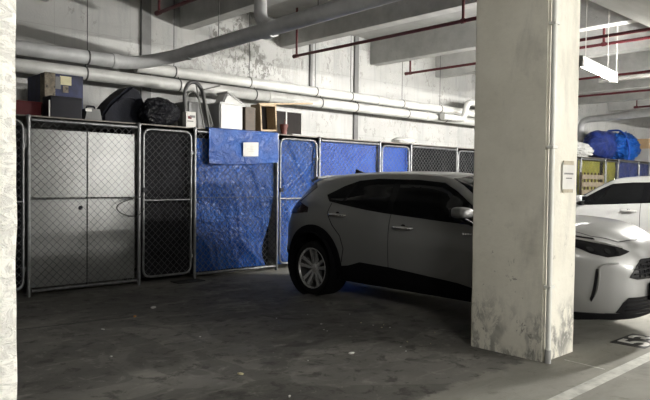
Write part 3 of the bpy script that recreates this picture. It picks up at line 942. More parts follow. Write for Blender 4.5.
def bin_(loc, dims, mat, label, tilt=None, taper=.88):
    p = empty('storage_bin', loc, 0, label, 'bin', 'bins on the cage top')
    if tilt: p.rotation_euler = tilt
    w, d, h = dims
    bm = bmesh.new(); bmesh.ops.create_cube(bm, size=1)
    for v in bm.verts:
        k = taper if v.co.z < 0 else 1
        v.co = Vector((v.co.x * w * k, v.co.y * d * k, (v.co.z + .5) * h))
    bmesh.ops.bevel(bm, geom=[e for e in bm.edges], offset=.02, segments=3, affect='EDGES')
    me = bpy.data.meshes.new('body'); bm.to_mesh(me); bm.free()
    link('body', me, mat, p, True, 50)
    MB().box((-w / 2 - .012, -d / 2 - .012, h - .035), (w / 2 + .012, d / 2 + .012, h - .005), .006).build('rim', mat, p)
    return p
bin_((5.36, 8.86, ROOF), (.34, .34, .44), 'grey_plastic', 'dark grey bin behind the folding chair')
bin_((5.84, 8.62, ROOF), (.44, .36, .45), 'white_plastic', 'tall white plastic bin in the middle of the cage top', None, 1.0)
q = bin_((6.12, 9.06, ROOF + .34), (.36, .30, .27), 'white_plastic', 'smaller white bin tipped behind the tall white bin', (0, R(28), 0), .9)
q.location.z = ROOF + .38
o = MB().box((5.95, 8.93, ROOF), (6.35, 9.2, ROOF + .30), .01).build('support_box', 'grey_plastic'); tag(o, 'grey box under the tipped white bin', 'box')

# brown box and open pine box
p = at('brown_box', 6.09, 8.42, 'plain dark brown board box beside the tall white bin', 'box')
MB().box((0, 0, 0), (.20, .45, .41), .004).build('body', 'brown', p)
p = at('pine_drawer', 6.36, 8.36, 'open pine drawer box standing on edge with dark inside', 'box', R(6))
w, h, d = .37, .44, .22
mtx = Matrix.Rotation(R(-4), 4, 'Y')
MB().box((0, 0, 0), (.03, d, h), .002, mtx).build('side_board', 'wood', p)
MB().box((w - .03, 0, 0), (w, d, h), .002, mtx).build('side_board', 'wood', p)
MB().box((.03, 0, 0), (w - .03, d, .03), .002, mtx).build('side_board', 'wood', p)
MB().box((.03, 0, h - .03), (w - .03, d, h), .002, mtx).build('side_board', 'wood', p)
MB().box((.03, d - .012, .03), (w - .03, d, h - .03), 0, mtx).build('back_board', 'dark_in', p)
p.location.z = ROOF + .028
p = at('plank', 6.42, 8.50, 'long pale pine plank lying across the pine box', 'plank')
MB().box((0, 0, 0), (1.2, .055, .028), .003, Matrix.Translation((0, 0, .475)) @ Matrix.Rotation(R(-5.5), 4, 'Y')).build('board', 'wood', p)
p = at('flower_pot', 6.80, 8.32, 'small dark red pot between pine box and framed window', 'pot')
MB().lathe([(.001, 0), (.045, 0), (.062, .13), (.07, .13), (.07, .17), (.058, .17), (.05, .05), (.001, .05)], 20).build('body', 'terracotta', p, True)
MB().tube([(0, 0, .05), (.03, 0, .25)], .008, 6).build('stick', 'terracotta', p, True)
# white framed window with two dark panes
p = at('framed_window', 6.76, 8.62, 'white framed window sash with two dark panes leaning on the cage top', 'window frame', R(0))
w, h = .72, .46
for nm, a, b_ in (('frame_bar', (0, 0, 0), (.035, .04, h)), ('frame_bar', (w - .035, 0, 0), (w, .04, h)), ('frame_bar', (.035, 0, 0), (w - .035, .04, .03)), ('frame_bar', (.035, 0, h - .035), (w - .035, .04, h)), ('frame_bar', (.33, 0, .03), (.36, .04, h - .035))):
    MB().box(a, b_, .003).build(nm, 'white_plastic', p)
for a, b_ in (((.035, .015, .03), (.33, .02, h - .035)), ((.36, .015, .03), (w - .035, .02, h - .035))):
    MB().box(a, b_).build('pane', 'dark_in', p)
o = MB().box((6.95, 8.27, ROOF), (7.75, 8.6, ROOF + .022), .004).build('flat_white_board', 'white_plastic'); tag(o, 'thin white board lying flat in front of the framed window', 'board')
o = blob('plastic_wrap', (10.0, 8.4, ROOF), (.75, .3, .15), 12.2, 'clear', 'crumpled cloudy plastic wrap on the cage top above the black cloth', 'plastic wrap', .25)

# far bay bundles
o = blob('plastic_bundle', (17.85, 8.62, ROOF), (2.1, .62, .52), 4.4, 'white_sheet', 'crumpled white plastic sheet on the far cage top', 'plastic sheet', .5)
def bund(c): return (c.x, c.y, c.z * (1 + .15 * math.sin(c.x * 3)))
p = at('tarp_bundle', 20.85, 8.75, 'big bundle wrapped in blue tarp on the far cage top', 'bundle')
blob('body', (0, 0, 0), (3.4, .95, 1.02), 6.6, 'blue', None, None, .42, 5, bund, p)
blob('body', (-1.05, .02, .03), (1.7, .85, .98), 2.2, 'navy', None, None, .16, 4, None, p)
MB().tube(smooth_path([(-.2, -.49, .02), (-.18, -.5, .3), (-.16, -.42, .62), (-.15, -.2, .93), (-.15, .2, .95)]), .03, 8).build('tie', 'blue2', p, True)
p = at('cardboard_box', 22.75, 8.45, 'brown cardboard box on the cage top at the right edge', 'box')
MB().box((0, 0, .46), (.7, .5, .80), .006).build('box_body', 'cardboard', p)
MB().box((.0, -.004, .6), (.7, -.001, .65)).build('tape', 'tape', p)
o = MB().box((22.65, 8.4, ROOF), (23.6, 9.0, ROOF + .459), .008).build('white_box', 'white_plastic'); tag(o, 'low white box under the cardboard box', 'box')
p = empty('woven_crate', (16.45, 7.75, 0), 0, 'tall brown lattice crate in front of the yellow panel', 'crate')
for k in range(9):
    MB().box((0, 0, .2 * k), (1.3, .03, .2 * k + .12), .004).build('slat', 'lattice', p)
for k in range(7):
    MB().box((k * .21, .03, 0), (k * .21 + .05, .06, 1.78), .004).build('upright', 'brown', p)

# ------------------------------------------------------------------ cars
def interp(tab, a):
    """monotone cubic through (a, value) pairs"""
    xs = [t[0] for t in tab]; ys = [t[1] for t in tab]
    if a <= xs[0]: return ys[0]
    if a >= xs[-1]: return ys[-1]
    n = len(xs)
    d = [(ys[i + 1] - ys[i]) / (xs[i + 1] - xs[i]) for i in range(n - 1)]
    m = [d[0]] + [0 if d[i - 1] * d[i] <= 0 else 2 * d[i - 1] * d[i] / (d[i - 1] + d[i]) for i in range(1, n - 1)] + [d[-1]]
    for i in range(n - 1):
        if a <= xs[i + 1]:
            h = xs[i + 1] - xs[i]; t = (a - xs[i]) / h
            return (ys[i] * (1 + 2 * t) * (1 - t) ** 2 + m[i] * h * t * (1 - t) ** 2 + ys[i + 1] * t * t * (3 - 2 * t) + m[i + 1] * h * t * t * (t - 1))

BODY = dict(
    zc=[(-.72, .82), (-.69, .98), (-.62, 1.12), (-.5, 1.27), (-.4, 1.43), (-.33, 1.50), (-.2, 1.535), (0, 1.565), (.4, 1.59), (.9, 1.60), (1.4, 1.592), (1.8, 1.565), (2.0, 1.52), (2.3, 1.37), (2.6, 1.20), (2.74, 1.145), (3.0, 1.135), (3.3, 1.11), (3.5, 1.07), (3.64, 1.01), (3.74, .94), (3.80, .84), (3.84, .66)],
    zrf=[(-.72, .80), (-.69, .94), (-.6, 1.10), (-.4, 1.36), (-.3, 1.44), (-.2, 1.465), (0, 1.49), (.4, 1.52), (.9, 1.53), (1.4, 1.52), (1.8, 1.49), (2.0, 1.42), (2.3, 1.255), (2.6, 1.10), (2.74, 1.075), (3.0, 1.085), (3.3, 1.06), (3.5, 1.01), (3.64, .945), (3.74, .87), (3.80, .77), (3.84, .64)],
    wrf=[(-.72, .35), (-.6, .55), (-.4, .58), (0, .60), (1.8, .60), (2.0, .605), (2.4, .66), (2.74, .64), (3.0, .58), (3.3, .54), (3.6, .42), (3.75, .30), (3.84, .10)],
    zsh=[(-.72, .78), (-.69, .88), (-.6, 1.02), (-.4, 1.16), (0, 1.22), (.3, 1.205), (1.0, 1.115), (1.95, 1.045), (2.4, 1.02), (2.7, 1.02), (3.0, 1.02), (3.3, .985), (3.5, .94), (3.64, .885), (3.74, .82), (3.80, .73), (3.84, .62)],
    wsh=[(-.72, .48), (-.66, .66), (-.55, .76), (-.3, .815), (.2, .83), (2.6, .83), (3.0, .82), (3.25, .785), (3.45, .70), (3.58, .61), (3.70, .48), (3.78, .35), (3.82, .23), (3.84, .13)],
    wmax=[(-.72, .56), (-.68, .72), (-.6, .81), (-.45, .875), (-.2, .90), (.3, .90), (.8, .885), (1.6, .88), (2.3, .888), (2.8, .90), (3.15, .90), (3.32, .875), (3.44, .825), (3.55, .745), (3.66, .625), (3.74, .50), (3.79, .395), (3.82, .29), (3.84, .16)],
    zmax=[(-.72, .66), (.0, .78), (1.3, .74), (2.6, .74), (3.4, .70), (3.84, .58)],
    wbot=[(-.72, .5), (-.5, .74), (0, .80), (3.1, .80), (3.35, .77), (3.5, .68), (3.66, .54), (3.76, .40), (3.81, .27), (3.84, .13)],
    zbot=[(-.72, .48), (-.66, .34), (-.5, .26), (0, .22), (3.4, .22), (3.66, .23), (3.76, .238), (3.81, .26), (3.84, .34)],
)

def catmull_section(P, n):
    out = []
    for i in range(len(P) - 1):
        a = P[max(i - 1, 0)]; b = P[i]; c = P[i + 1]; d = P[min(i + 2, len(P) - 1)]
        for k in range(n):
            t = k / n
            out.append(tuple(.5 * (2 * b[j] + (c[j] - a[j]) * t + (2 * a[j] - 5 * b[j] + 4 * c[j] - d[j]) * t * t + (3 * b[j] - a[j] - 3 * c[j] + d[j]) * t ** 3) for j in (0, 1)))
    out.append(P[-1])
    return out

def car_body(zs):
    st = []
    a = -.72
    while a < 3.8401:
        st.append(min(a, 3.84))
        e = min(a + .72, 3.84 - a)
        a += .006 if e < .03 else .012 if e < .1 else .03 if e < .5 else .045
    if 3.84 - st[-1] > .001: st.append(3.84)
    secs = []
    for a in st:
        B = {k: interp(v, a) for k, v in BODY.items()}
        zb = B['zbot']
        P = [(0, zb), (.8 * B['wbot'], zb), (B['wbot'], zb + .03), (B['wmax'] - .02 * B['wmax'], zb + .45 * (B['zmax'] - zb)), (B['wmax'], B['zmax']),
             (B['wmax'] * .988, B['zmax'] + .55 * (B['zsh'] - B['zmax'])), (B['wsh'], B['zsh']),
             ((B['wsh'] + B['wrf']) / 2 + .012, (B['zsh'] + B['zrf']) / 2), (B['wrf'], B['zrf']), (B['wrf'] * .62, B['zrf'] + .74 * (B['zc'] - B['zrf'])), (0, B['zc'])]
        secs.append([(max(0, p[0]), p[1] * zs) for p in catmull_section(P, 5)])
    n = len(secs[0]); ring = 2 * n - 2
    vs_, fs = [], []
    for a, s in zip(st, secs):
        for (w, z) in s: vs_.append((w, -a, z))
        for (w, z) in s[-2:0:-1]: vs_.append((-w, -a, z))
    for i in range(len(st) - 1):
        for k in range(ring):
            k2 = (k + 1) % ring
            fs.append((i * ring + k, i * ring + k2, (i + 1) * ring + k2, (i + 1) * ring + k))
    fs.append(tuple(reversed(range(ring))))
    fs.append(tuple((len(st) - 1) * ring + k for k in range(ring)))
    mb = MB(); mb.v = vs_; mb.f = fs
    me = mb.mesh('body')
    bm = bmesh.new(); bm.from_mesh(me)
    bmesh.ops.recalc_face_normals(bm, faces=bm.faces[:])
    bm.to_mesh(me); bm.free()
    return me

def patch(bvh, poly, view, off=.004, thick=.012, g=.04, sgn=-1):
    """surface patch: polygon drawn in the side (a,z), front (w,z) or top (w,a) view laid on the body"""
    bm = bmesh.new()
    if view == 'front' and sgn > 0: poly = [(-x, y) for x, y in poly]
    if view == 'top' and sgn > 0: poly = [(-x, y) for x, y in poly]
    f = bm.faces.new([bm.verts.new((x, y, 0)) for x, y in poly])
    bmesh.ops.triangulate(bm, faces=[f])
    for ax in (0, 1):
        lo = min(p[ax] for p in poly); hi = max(p[ax] for p in poly)
        k = int((hi - lo) / g)
        for i in range(1, k + 1):
            co = [0, 0, 0]; no = [0, 0, 0]; co[ax] = lo + (hi - lo) * i / (k + 1); no[ax] = 1
            bmesh.ops.bisect_plane(bm, geom=bm.verts[:] + bm.edges[:] + bm.faces[:], plane_co=co, plane_no=no)
    dead = []
    nrm = {}
    for v in bm.verts:
        x, y = v.co.x, v.co.y
        if view == 'side': org, d = Vector((3 * sgn, -x, y)), Vector((-sgn, 0, 0))
        elif view == 'front': org, d = Vector((x, -6, y)), Vector((0, 1, 0))
        elif view == 'rear': org, d = Vector((x, 3, y)), Vector((0, -1, 0))
        else: org, d = Vector((x, -y, 3)), Vector((0, 0, -1))
        hit, n, idx, dist = bvh.ray_cast(org, d)
        if hit is None: dead.append(v); continue
        if n.dot(d) > 0: n = -n
        v.co = hit + n * off; nrm[v] = n
    bmesh.ops.delete(bm, geom=dead, context='VERTS')
    bm.normal_update()
    # orientation
    s = 0
    for f in bm.faces: s += f.normal.dot(nrm[f.verts[0]])
    if s < 0: bmesh.ops.reverse_faces(bm, faces=bm.faces[:])
    be = [e for e in bm.edges if e.is_boundary]
    ret = bmesh.ops.extrude_edge_only(bm, edges=be)
    vmap = {}
    for el in ret['geom']:
        if isinstance(el, bmesh.types.BMVert):
            # closest original gives its normal
            best = None
            for e in el.link_edges:
                o = e.other_vert(el)
                if o in nrm: best = nrm[o]; break
            if best is not None: el.co = el.co - best * thick
    me = bpy.data.meshes.new('patch'); bm.to_mesh(me); bm.free()
    return me

def strip(pts, w):
    """closed polygon around a polyline"""
    P = [Vector((*p, 0)) for p in pts]
    L, Rr = [], []
    for i in range(len(P)):
        d = (P[min(i + 1, len(P) - 1)] - P[max(i - 1, 0)]).normalized()
        n = Vector((-d.y, d.x, 0)) * w / 2
        L.append(P[i] + n); Rr.append(P[i] - n)
    return [(v.x, v.y) for v in L + Rr[::-1]]

def arc(cx, cy, r_, a0, a1, n):
    return [(cx + r_ * math.cos(R(a0 + (a1 - a0) * k / n)), cy + r_ * math.sin(R(a0 + (a1 - a0) * k / n))) for k in range(n + 1)]

WB, WR, WX = 2.90, .345, .80

def wheel_set():
    """mesh data of one wheel facing -x, origin at hub"""
    ty = MB().lathe([(.235, .1), (.25, .11), (.30, .11), (.335, .095), (.345, .06), (.347, 0), (.345, -.06), (.335, -.095), (.30, -.112), (.255, -.108), (.245, -.10), (.235, -.05)], 48, 'x').mesh('tyre')
    rim = MB().lathe([(.236, .1), (.236, -.02), (.25, -.06), (.262, -.098), (.254, -.106), (.244, -.098), (.234, -.055), (.21, -.01), (.05, .0), (.001, .0)], 48, 'x').mesh('rim')
    spk = []
    for k in range(5):
        for s in (-1, 1):
            a = R(90 + 72 * k)
            c, d = math.cos(a), math.sin(a)
            rad, tan = Vector((0, c, d)), Vector((0, -d, c))
            mb = MB()
            p0 = rad * .045 + tan * s * .016; p1 = rad * .248 + tan * s * .056
            w0, w1 = .017, .025
            X0, X1 = -.062, -.088
            vs_ = [p0 + tan * w0 + Vector((X0, 0, 0)), p0 - tan * w0 + Vector((X0, 0, 0)), p1 - tan * w1 + Vector((X1, 0, 0)), p1 + tan * w1 + Vector((X1, 0, 0))]
            vs_ += [v + Vector((.04, 0, 0)) for v in vs_]
            mb.add(vs_, [(0, 1, 2, 3), (7, 6, 5, 4), (0, 4, 5, 1), (1, 5, 6, 2), (2, 6, 7, 3), (3, 7, 4, 0)])
            spk.append(mb.mesh('spoke'))
    hub = MB().lathe([(.06, -.03), (.058, -.066), (.04, -.074), (.001, -.074)], 24, 'x').mesh('hub_cap')
    lip = MB().lathe([(.240, -.09), (.250, -.112), (.262, -.112), (.266, -.10)], 48, 'x').mesh('rim_lip')
    return ty, rim, spk, hub, lip
WHEEL = wheel_set()

def add_wheel(car, x, y, side):
    t = link('wheel', WHEEL[0], 'tyre', car, True, 40)
    t.location = (x, y, WR)
    if side > 0: t.rotation_euler = (0, 0, math.pi)
    link('rim', WHEEL[1], 'pocket', t, True, 40)
    link('rim_lip', WHEEL[4], 'alloy', t, True, 40)
    for m in WHEEL[2]: link('spoke', m, 'alloy', t)
    link('hub_cap', WHEEL[3], 'alloy', t, True, 40)
    return t

def build_car(name, loc, rz, paint, label, zs=1.0, suv=True):
    car = empty(name, loc, rz, label, 'car')
    me = car_body(zs)
    bm = bmesh.new(); bm.from_mesh(me)
    bvh = BVHTree.FromBMesh(bm); bm.free()
    body = link('body', me, paint, car, True, 55)
    # wheel wells
    cutters = []
    for ya in (0, WB):
        for s in (-1, 1):
            c = MB().lathe([(.001, -.17), (.415, -.17), (.415, .17), (.001, .17)], 40, 'x').build('cutter', 'pocket')
            cbm = bmesh.new(); cbm.from_mesh(c.data); bmesh.ops.remove_doubles(cbm, verts=cbm.verts[:], dist=.003); bmesh.ops.recalc_face_normals(cbm, faces=cbm.faces[:]); cbm.to_mesh(c.data); cbm.free()
            c.location = (s * .80, -ya, .40)
            cutters.append(c)
    tmp = bpy.data.objects.new('tmp', me); COL.objects.link(tmp)
    for c in cutters:
        md = tmp.modifiers.new('b', 'BOOLEAN'); md.object = c; md.operation = 'DIFFERENCE'; md.solver = 'EXACT'
    bpy.context.view_layer.update()
    me2 = bpy.data.meshes.new_from_object(tmp.evaluated_get(bpy.context.evaluated_depsgraph_get()))
    bpy.data.objects.remove(tmp)
    for c in cutters: bpy.data.objects.remove(c)
    if len(me2.polygons) > 2000:
        me2.name = 'body'
        body.data = me2
        me2.materials.clear(); me2.materials.append(M[paint])
        me2.polygons.foreach_set('material_index', [0] * len(me2.polygons))
        me2.shade_smooth()
        try: me2.set_sharp_from_angle(angle=R(50))
        except Exception: pass
    for ya in (0, WB):
        for s in (-1, 1): add_wheel(car, s * WX, -ya, s)
        for s in (-1, 1):
            MB().lathe([(.411, .168), (.411, -.166), (.2, -.166)] if s > 0 else [(.2, .166), (.411, .166), (.411, -.168)], 40, 'x', (s * .80, -ya, .40)).build('wheel_liner', 'cladding', car, True)
        # axle
        MB().tube([(-.7, -ya, WR), (.7, -ya, WR)], .05, 10).build('axle', 'cladding', car)
    Z = lambda P: [(a, z * zs) for a, z in P]
    def side(nm, poly, mat, off=.004, thick=.012, g=.05, parent=None):
        r_ = []
        for s in (-1, 1):
            r_.append(link(nm, patch(bvh, Z(top(poly)), 'side', off, thick, g, s), mat, (parent[0] if s < 0 else parent[1]) if parent else car, True, 45))
        return r_
    # glass band, split in panes
    top = (lambda P: P) if suv else (lambda P: [(a_, z_ - .022 * max(0, (z_ - 1.25) / .2)) for a_, z_ in P])
    side('window_surround', [(.15, 1.285), (.24, 1.205), (.6, 1.155), (1.0, 1.105), (1.95, 1.045), (2.44, 1.02), (2.53, 1.055), (2.28, 1.215), (2.05, 1.36), (1.86, 1.455), (1.5, 1.485), (.9, 1.495), (.60, 1.47), (.38, 1.40)], 'gloss_black', .003, .012, .05)
    side('side_window', [(.50, 1.215), (1.17, 1.12), (1.17, 1.475), (.9, 1.48), (.60, 1.462)], 'glass', .006, .01, .05)
    side('side_window', [(1.27, 1.11), (1.95, 1.06), (2.18, 1.05), (2.16, 1.27), (1.98, 1.39), (1.84, 1.445), (1.5, 1.472), (1.27, 1.478)], 'glass', .006, .01, .05)
    side('quarter_window', [(.19, 1.285), (.27, 1.225), (.46, 1.215), (.55, 1.445), (.40, 1.39)], 'glass', .006, .01, .05)
    side('quarter_window', [(2.23, 1.045), (2.42, 1.035), (2.49, 1.055), (2.22, 1.235)], 'glass', .006, .01, .05)
    # doors
    rd = side('rear_door', [(.52, .47), (1.260, .47), (1.260, 1.085), (.6, 1.145), (.30, 1.185), (.26, 1.06), (.36, .93), (.50, .80), (.56, .64)], paint, .0045, .008, .05)
    fd = side('front_door', [(1.270, .47), (2.42, .47), (2.50, .62), (2.54, .99), (1.95, 1.027), (1.270, 1.085)], paint, .0045, .008, .05)
    side('door_seam', strip([(1.265, .46), (1.265, 1.10)], .010), 'cladding', .0015, .006)
    side('door_seam', strip([(2.43, .46), (2.51, .62), (2.55, 1.0)], .012), 'cladding', .0015, .006)
    side('door_seam', strip([(.29, 1.19), (.25, 1.06), (.352, .92), (.49, .795), (.55, .64), (.51, .47)], .010), 'cladding', .0015, .006)
    # handles
    for prt, a0, a1, z in ((rd, .30, .56, 1.045), (fd, 1.34, 1.60, .945)):
        for o, s in zip(prt, (-1, 1)):
            hit = bvh.ray_cast(Vector((3 * s, -(a0 + a1) / 2, z * zs)), Vector((-s, 0, 0)))[0]
            x = hit.x
            path = [(x - s * .005, -a0, z * zs), (x + s * .035, -a0 - .03, z * zs), (x + s * .042, -(a0 + a1) / 2, z * zs + .004), (x + s * .035, -a1 + .03, z * zs), (x - s * .005, -a1, z * zs)]
            MB().tube(smooth_path(path, 5), .023, 10, True).build('door_handle', paint if paint != 'silver' else 'chrome', o, True)
            MB().lathe([(.001, -.004), (.03, -.004), (.042, .004)], 20, 'x', (x + s * .002, -(a0 + a1) / 2, z * zs)).build('handle_cup', 'gloss_black', o, True)
    # sill and arch cladding
    if suv:
        side('sill_cladding', [(.46, .24), (2.50, .24), (2.50, .37), (2.2, .42), (1.3, .485), (.82, .50), (.62, .44), (.47, .42)], 'cladding', .012, .03, .06)
        for ya in (0, WB):
            poly = arc(ya, .40, .505, 200, -20, 28) + arc(ya, .40, .40, -20, 200, 28)
            side('wheel_arch', [(p[0], max(p[1], .24)) for p in poly], 'cladding', .012, .03, .06)
    else:
        side('sill_cladding', [(.46, .24), (2.44, .24), (2.44, .30), (.46, .30)], 'cladding', .006, .02, .06)
        for ya in (0, WB):
            poly = arc(ya, .40, .43, 200, -20, 28) + arc(ya, .40, .40, -20, 200, 28)
            side('wheel_arch', [(p[0], max(p[1], .24)) for p in poly], 'cladding', .004, .02, .06)
    side('tail_lamp', [(-.67, 1.02), (-.45, 1.025), (-.12, 1.055), (-.13, 1.12), (-.36, 1.185), (-.63, 1.17)], 'tail', .01, .02, .04)
    side('rear_bumper_trim', [(-.70, .30), (-.48, .28), (-.50, .52), (-.70, .60)], 'cladding', .010, .02, .05)
    # windscreen, rear screen
    link('windscreen', patch(bvh, Z([(-.66, 1.15), (.66, 1.15), (.52, 1.50), (.25, 1.53), (-.25, 1.53), (-.52, 1.50)]), 'front', .005, .012, .05), 'glass', car, True, 45)
    link('rear_screen', patch(bvh, Z([(-.5, 1.16), (.5, 1.16), (.46, 1.40), (-.46, 1.40)]), 'rear', .005, .012, .06), 'glass', car, True, 45)
    side('rear_quarter_trim', [(-.36, 1.43), (-.20, 1.425), (-.14, 1.38), (-.34, 1.19), (-.52, 1.17), (-.50, 1.25)], 'gloss_black', .006, .012, .04)
    # spoiler and fin
    mb = MB().sheet(lambda u, v: (-.56 + 1.12 * u, .27 + .13 * v, (1.525 - .05 * v - .03 * (2 * u - 1) ** 2) * zs), 12, 4, -.03)
    mb.build('roof_spoiler', paint, car, True)
    MB().prism([(0, 0), (.2, 0), (.16, .02), (.02, .065)], -.015, .015, Matrix(((0, 0, 1, 0), (-1, 0, 0, .12), (0, 1, 0, 1.565 * zs), (0, 0, 0, 1)))).build('roof_fin', 'gloss_black', car)
    # mirrors
    for s in (-1, 1):
        mr = MB()
        bmm = bmesh.new(); bmesh.ops.create_icosphere(bmm, subdivisions=3, radius=1)
        for v in bmm.verts:
            c = v.co
            k = 1.0 if c.y > -.0 else .9
            q = lambda t: (abs(t) ** .62) * (1 if t > 0 else -1)
            v.co = Vector((s * .985 + q(c.x) * .115, -2.31 + q(c.y) * (.13 if c.y < 0 else .05), (1.15 + q(c.z) * (.062 if c.z > 0 else .05)) * zs))
        mm = bpy.data.meshes.new('mirror'); bmm.to_mesh(mm); bmm.free()
        mo = link('wing_mirror', mm, paint, car, True, 60)
        MB().box((s * .985 - .095, -2.262, 1.11 * zs), (s * .985 + .095, -2.254, 1.195 * zs), .002).build('mirror_glass', 'glass', mo)
        MB().tube([(s * .80, -2.36, 1.03 * zs), (s * .86, -2.34, 1.06 * zs), (s * .94, -2.32, 1.10 * zs)], .03, 10).build('mirror_arm', 'gloss_black', mo, True)
    # front
    def front(nm, poly, mat, off=.004, thick=.015, g=.03, parent=car, both=True):
        r_ = []
        for s in ((-1, 1) if both else (-1,)):
            r_.append(link(nm, patch(bvh, [(x, z * zs) for x, z in poly], 'front', off, thick, g, s), mat, parent, True, 45))
        return r_
    hl = front('headlamp', [(-.38, .845), (-.50, .812), (-.62, .80), (-.73, .835), (-.82, .91), (-.835, .985), (-.77, .965), (-.66, .940), (-.52, .90)], 'lens', .006)
    for s, o in zip((-1, 1), hl):
        f = lambda P: [(x, z * zs) for x, z in P]
        link('light_strip', patch(bvh, f([(-.44, .885), (-.54, .91), (-.68, .945), (-.80, .978), (-.80, .967), (-.68, .930), (-.54, .895), (-.44, .872)]), 'front', .012, .012, .03, s), 'chrome', o, True)
        link('light_strip', patch(bvh, f([(-.62, .962), (-.80, 1.0), (-.80, .992), (-.62, .952)]), 'front', .008, .012, .03, s), 'gloss_black', o, True)
        link('projector', patch(bvh, f(arc(-.72, .868, .022, 0, 330, 11)), 'front', .012, .012, .03, s), 'lampin', o, True)
        link('projector', patch(bvh, f(arc(-.60, .852, .024, 0, 330, 11)), 'front', .012, .012, .03, s), 'lampin', o, True)
    front('air_slot', [(-.695, .70), (-.712, .70), (-.735, .43), (-.722, .40), (-.708, .50)], 'gloss_black', .006)
    for s_ in (-1, 1):
        pth = []
        for (w_, z_) in ((.54, .748), (.62, .742), (.675, .725), (.69, .69), (.69, .60), (.70, .50), (.715, .41)):
            hit, n_, _i, _d = bvh.ray_cast(Vector((s_ * w_, -6, z_ * zs)), Vector((0, 1, 0)))
            if hit is not None: pth.append(hit + (n_ if n_.y < 0 else -n_) * .004)
        MB().tube(smooth_path(pth, 5), .014, 10, True, [.004 + .007 * math.sin(math.pi * min(1, .15 + k / (5.0 * len(pth)))) for k in range(5 * (len(pth) - 1) + 1)]).build('slot_blade', paint, car, True)
    gr = link('upper_grille', patch(bvh, [(x, z * zs) for x, z in [(-.44, .615), (-.43, .64), (-.35, .72), (-.26, .775), (.26, .775), (.35, .72), (.43, .64), (.44, .615), (.36, .595), (-.36, .595)]], 'front', .006, .02, .03), 'gloss_black', car, True, 45)
    for z in (.645, .685, .725, .758):
        wv = .39 if z < .7 else .29
        link('grille_bar', patch(bvh, [(-wv, (z - .006) * zs), (wv, (z - .006) * zs), (wv, (z + .006) * zs), (-wv, (z + .006) * zs)], 'front', .014, .012, .04), 'cladding', gr, True)
    for x in (-.32, -.24, -.16, -.08, 0, .08, .16, .24, .32):
        link('grille_rib', patch(bvh, [(x - .006, .615 * zs), (x + .006, .615 * zs), (x + .006, .76 * zs if abs(x) < .2 else .72 * zs), (x - .006, .76 * zs if abs(x) < .2 else .72 * zs)], 'front', .013, .012, .04), 'cladding', gr, True)
    lg = link('lower_grille', patch(bvh, [(x, z * zs) for x, z in [(-.53, .30), (-.49, .39), (-.44, .435), (.44, .435), (.49, .39), (.53, .30), (.45, .285), (-.45, .285)]], 'front', .006, .02, .03), 'cladding', car, True, 45)
    for z in (.32, .355, .39, .42):
        link('grille_bar', patch(bvh, [(-.46, (z - .006) * zs), (.46, (z - .006) * zs), (.46, (z + .006) * zs), (-.46, (z + .006) * zs)], 'front', .014, .012, .04), 'gloss_black', lg, True)
    front('lower_lip', [(-.62, .235), (-.60, .295), (-.3, .28), (.0, .28), (.0, .24)], 'cladding', .010, .02, .03)
    side('chin_trim', [(3.10, .225), (3.42, .225), (3.64, .24), (3.64, .29), (3.40, .30), (3.24, .28)], 'cladding', .010, .02, .04)
    yn = -3.865
    pl = MB().box((-.19, yn - .014, .40 * zs), (.19, yn + .02, .555 * zs), .004).build('number_plate', 'gloss_black', car)
    MB().box((-.178, yn - .018, .412 * zs), (.178, yn - .012, .543 * zs), .002).build('plate_face', 'plate', pl)
    # bonnet shut line
    link('bonnet_seam', patch(bvh, strip([(-.745, 2.8), (-.70, 3.2), (-.60, 3.48), (-.42, 3.65), (-.2, 3.72), (.2, 3.72), (.42, 3.65), (.60, 3.48), (.70, 3.2), (.745, 2.8)], .006), 'top', .0015, .006, .05), 'cladding', car, True)
    if suv:
        for k in range(4):
            MB().box((-.905, -2.29 - k * .032 - .022, .925), (-.893, -2.29 - k * .032, .945), .002).build('badge_letter', 'chrome', fd[0])
    return car

build_car('hatchback_car', (6.39, 6.117, 0), 0, 'silver', 'silver compact crossover car parked tail to the blue tarps', 1.0, True)
build_car('hatchback_car', (13.1, 3.40, 0), math.pi, 'white_paint', 'white car parked beyond the silver car, nose to the fence', 1.03, False)

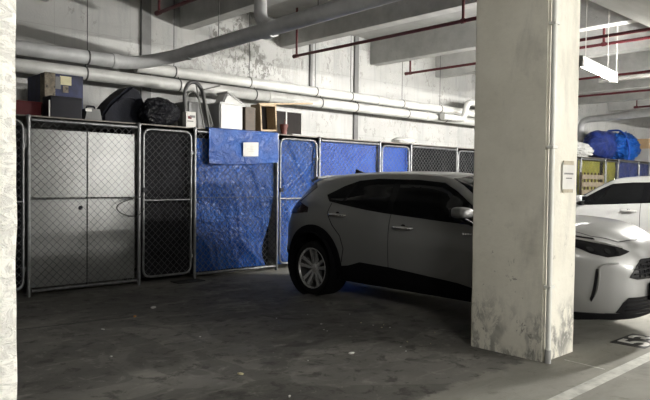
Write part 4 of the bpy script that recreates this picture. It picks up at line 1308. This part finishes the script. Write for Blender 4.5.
# ------------------------------------------------------------------ notice on the pillar
p = empty('pillar_notice', (5.09, 2.565, 1.40), 0, 'white notice sheet taped to the cream pillar', 'notice')
MB().box((0, 0, 0), (.215, .006, .235), .0015).build('sheet', 'paper', p)
MB().box((.01, -.003, .215), (.19, .004, .250), .001).build('tape', 'tape', p)
MB().box((.005, -.003, -.018), (.18, .004, .012), .001).build('tape', 'tape', p)
for z, x0, n, hh in ((.135, .028, 9, .014), (.098, .058, 6, .010)):
    for k in range(n):
        MB().box((x0 + k * .018, -.0015, z), (x0 + k * .018 + .012, .001, z + hh)).build('smudged_print', 'ink', p)

# ------------------------------------------------------------------ litter on the bay floor
def scrap(x, y, s, mat, label, seed, h=.02, name='paper_scrap'):
    o = blob(name, (x, y, .0005), (s, s * .5, h), seed, mat, label, 'litter', .3, 2)
    o.rotation_euler = (0, 0, seed)
    o['group'] = 'litter on the bay floor'
scrap(3.53, 6.62, .13, 'paper', 'white paper scrap on the floor in front of the dark gate', 1.0)
scrap(2.80, 3.91, .06, 'sticker', 'cream lump of litter on the floor near the photo bottom', 2.2, .022)
scrap(3.85, 3.78, .07, 'paper', 'torn white paper scrap on the floor left of the cream pillar', 3.0)
scrap(3.15, 6.31, .07, 'orange', 'small orange scrap on the floor near the dark gate', 4.1)
scrap(2.65, 5.97, .05, 'paper', 'tiny white scrap on the floor in front of the pale sheets', 5.0, .01)
scrap(2.29, 5.0, .025, 'paper', 'white crumb on the floor at mid left', 6.0, .012)
scrap(2.76, 3.29, .035, 'paper', 'white crumb at the very bottom of the photo', 7.0, .015)
scrap(3.43, 3.86, .018, 'paper', 'white speck on the floor left of the torn paper', 8.0, .01)
scrap(3.20, 5.11, .022, 'paper', 'white speck in the middle of the bay floor', 9.0, .01)
for k in range(16):
    x = random.uniform(4.2, 5.2); y = random.uniform(3.4, 5.6)
    scrap(x, y, random.uniform(.012, .035), 'paper' if k % 3 else 'sticker', 'tiny pale crumb on the floor between the cream pillar and the rear wheel', 20 + k, .008, 'floor_crumb')
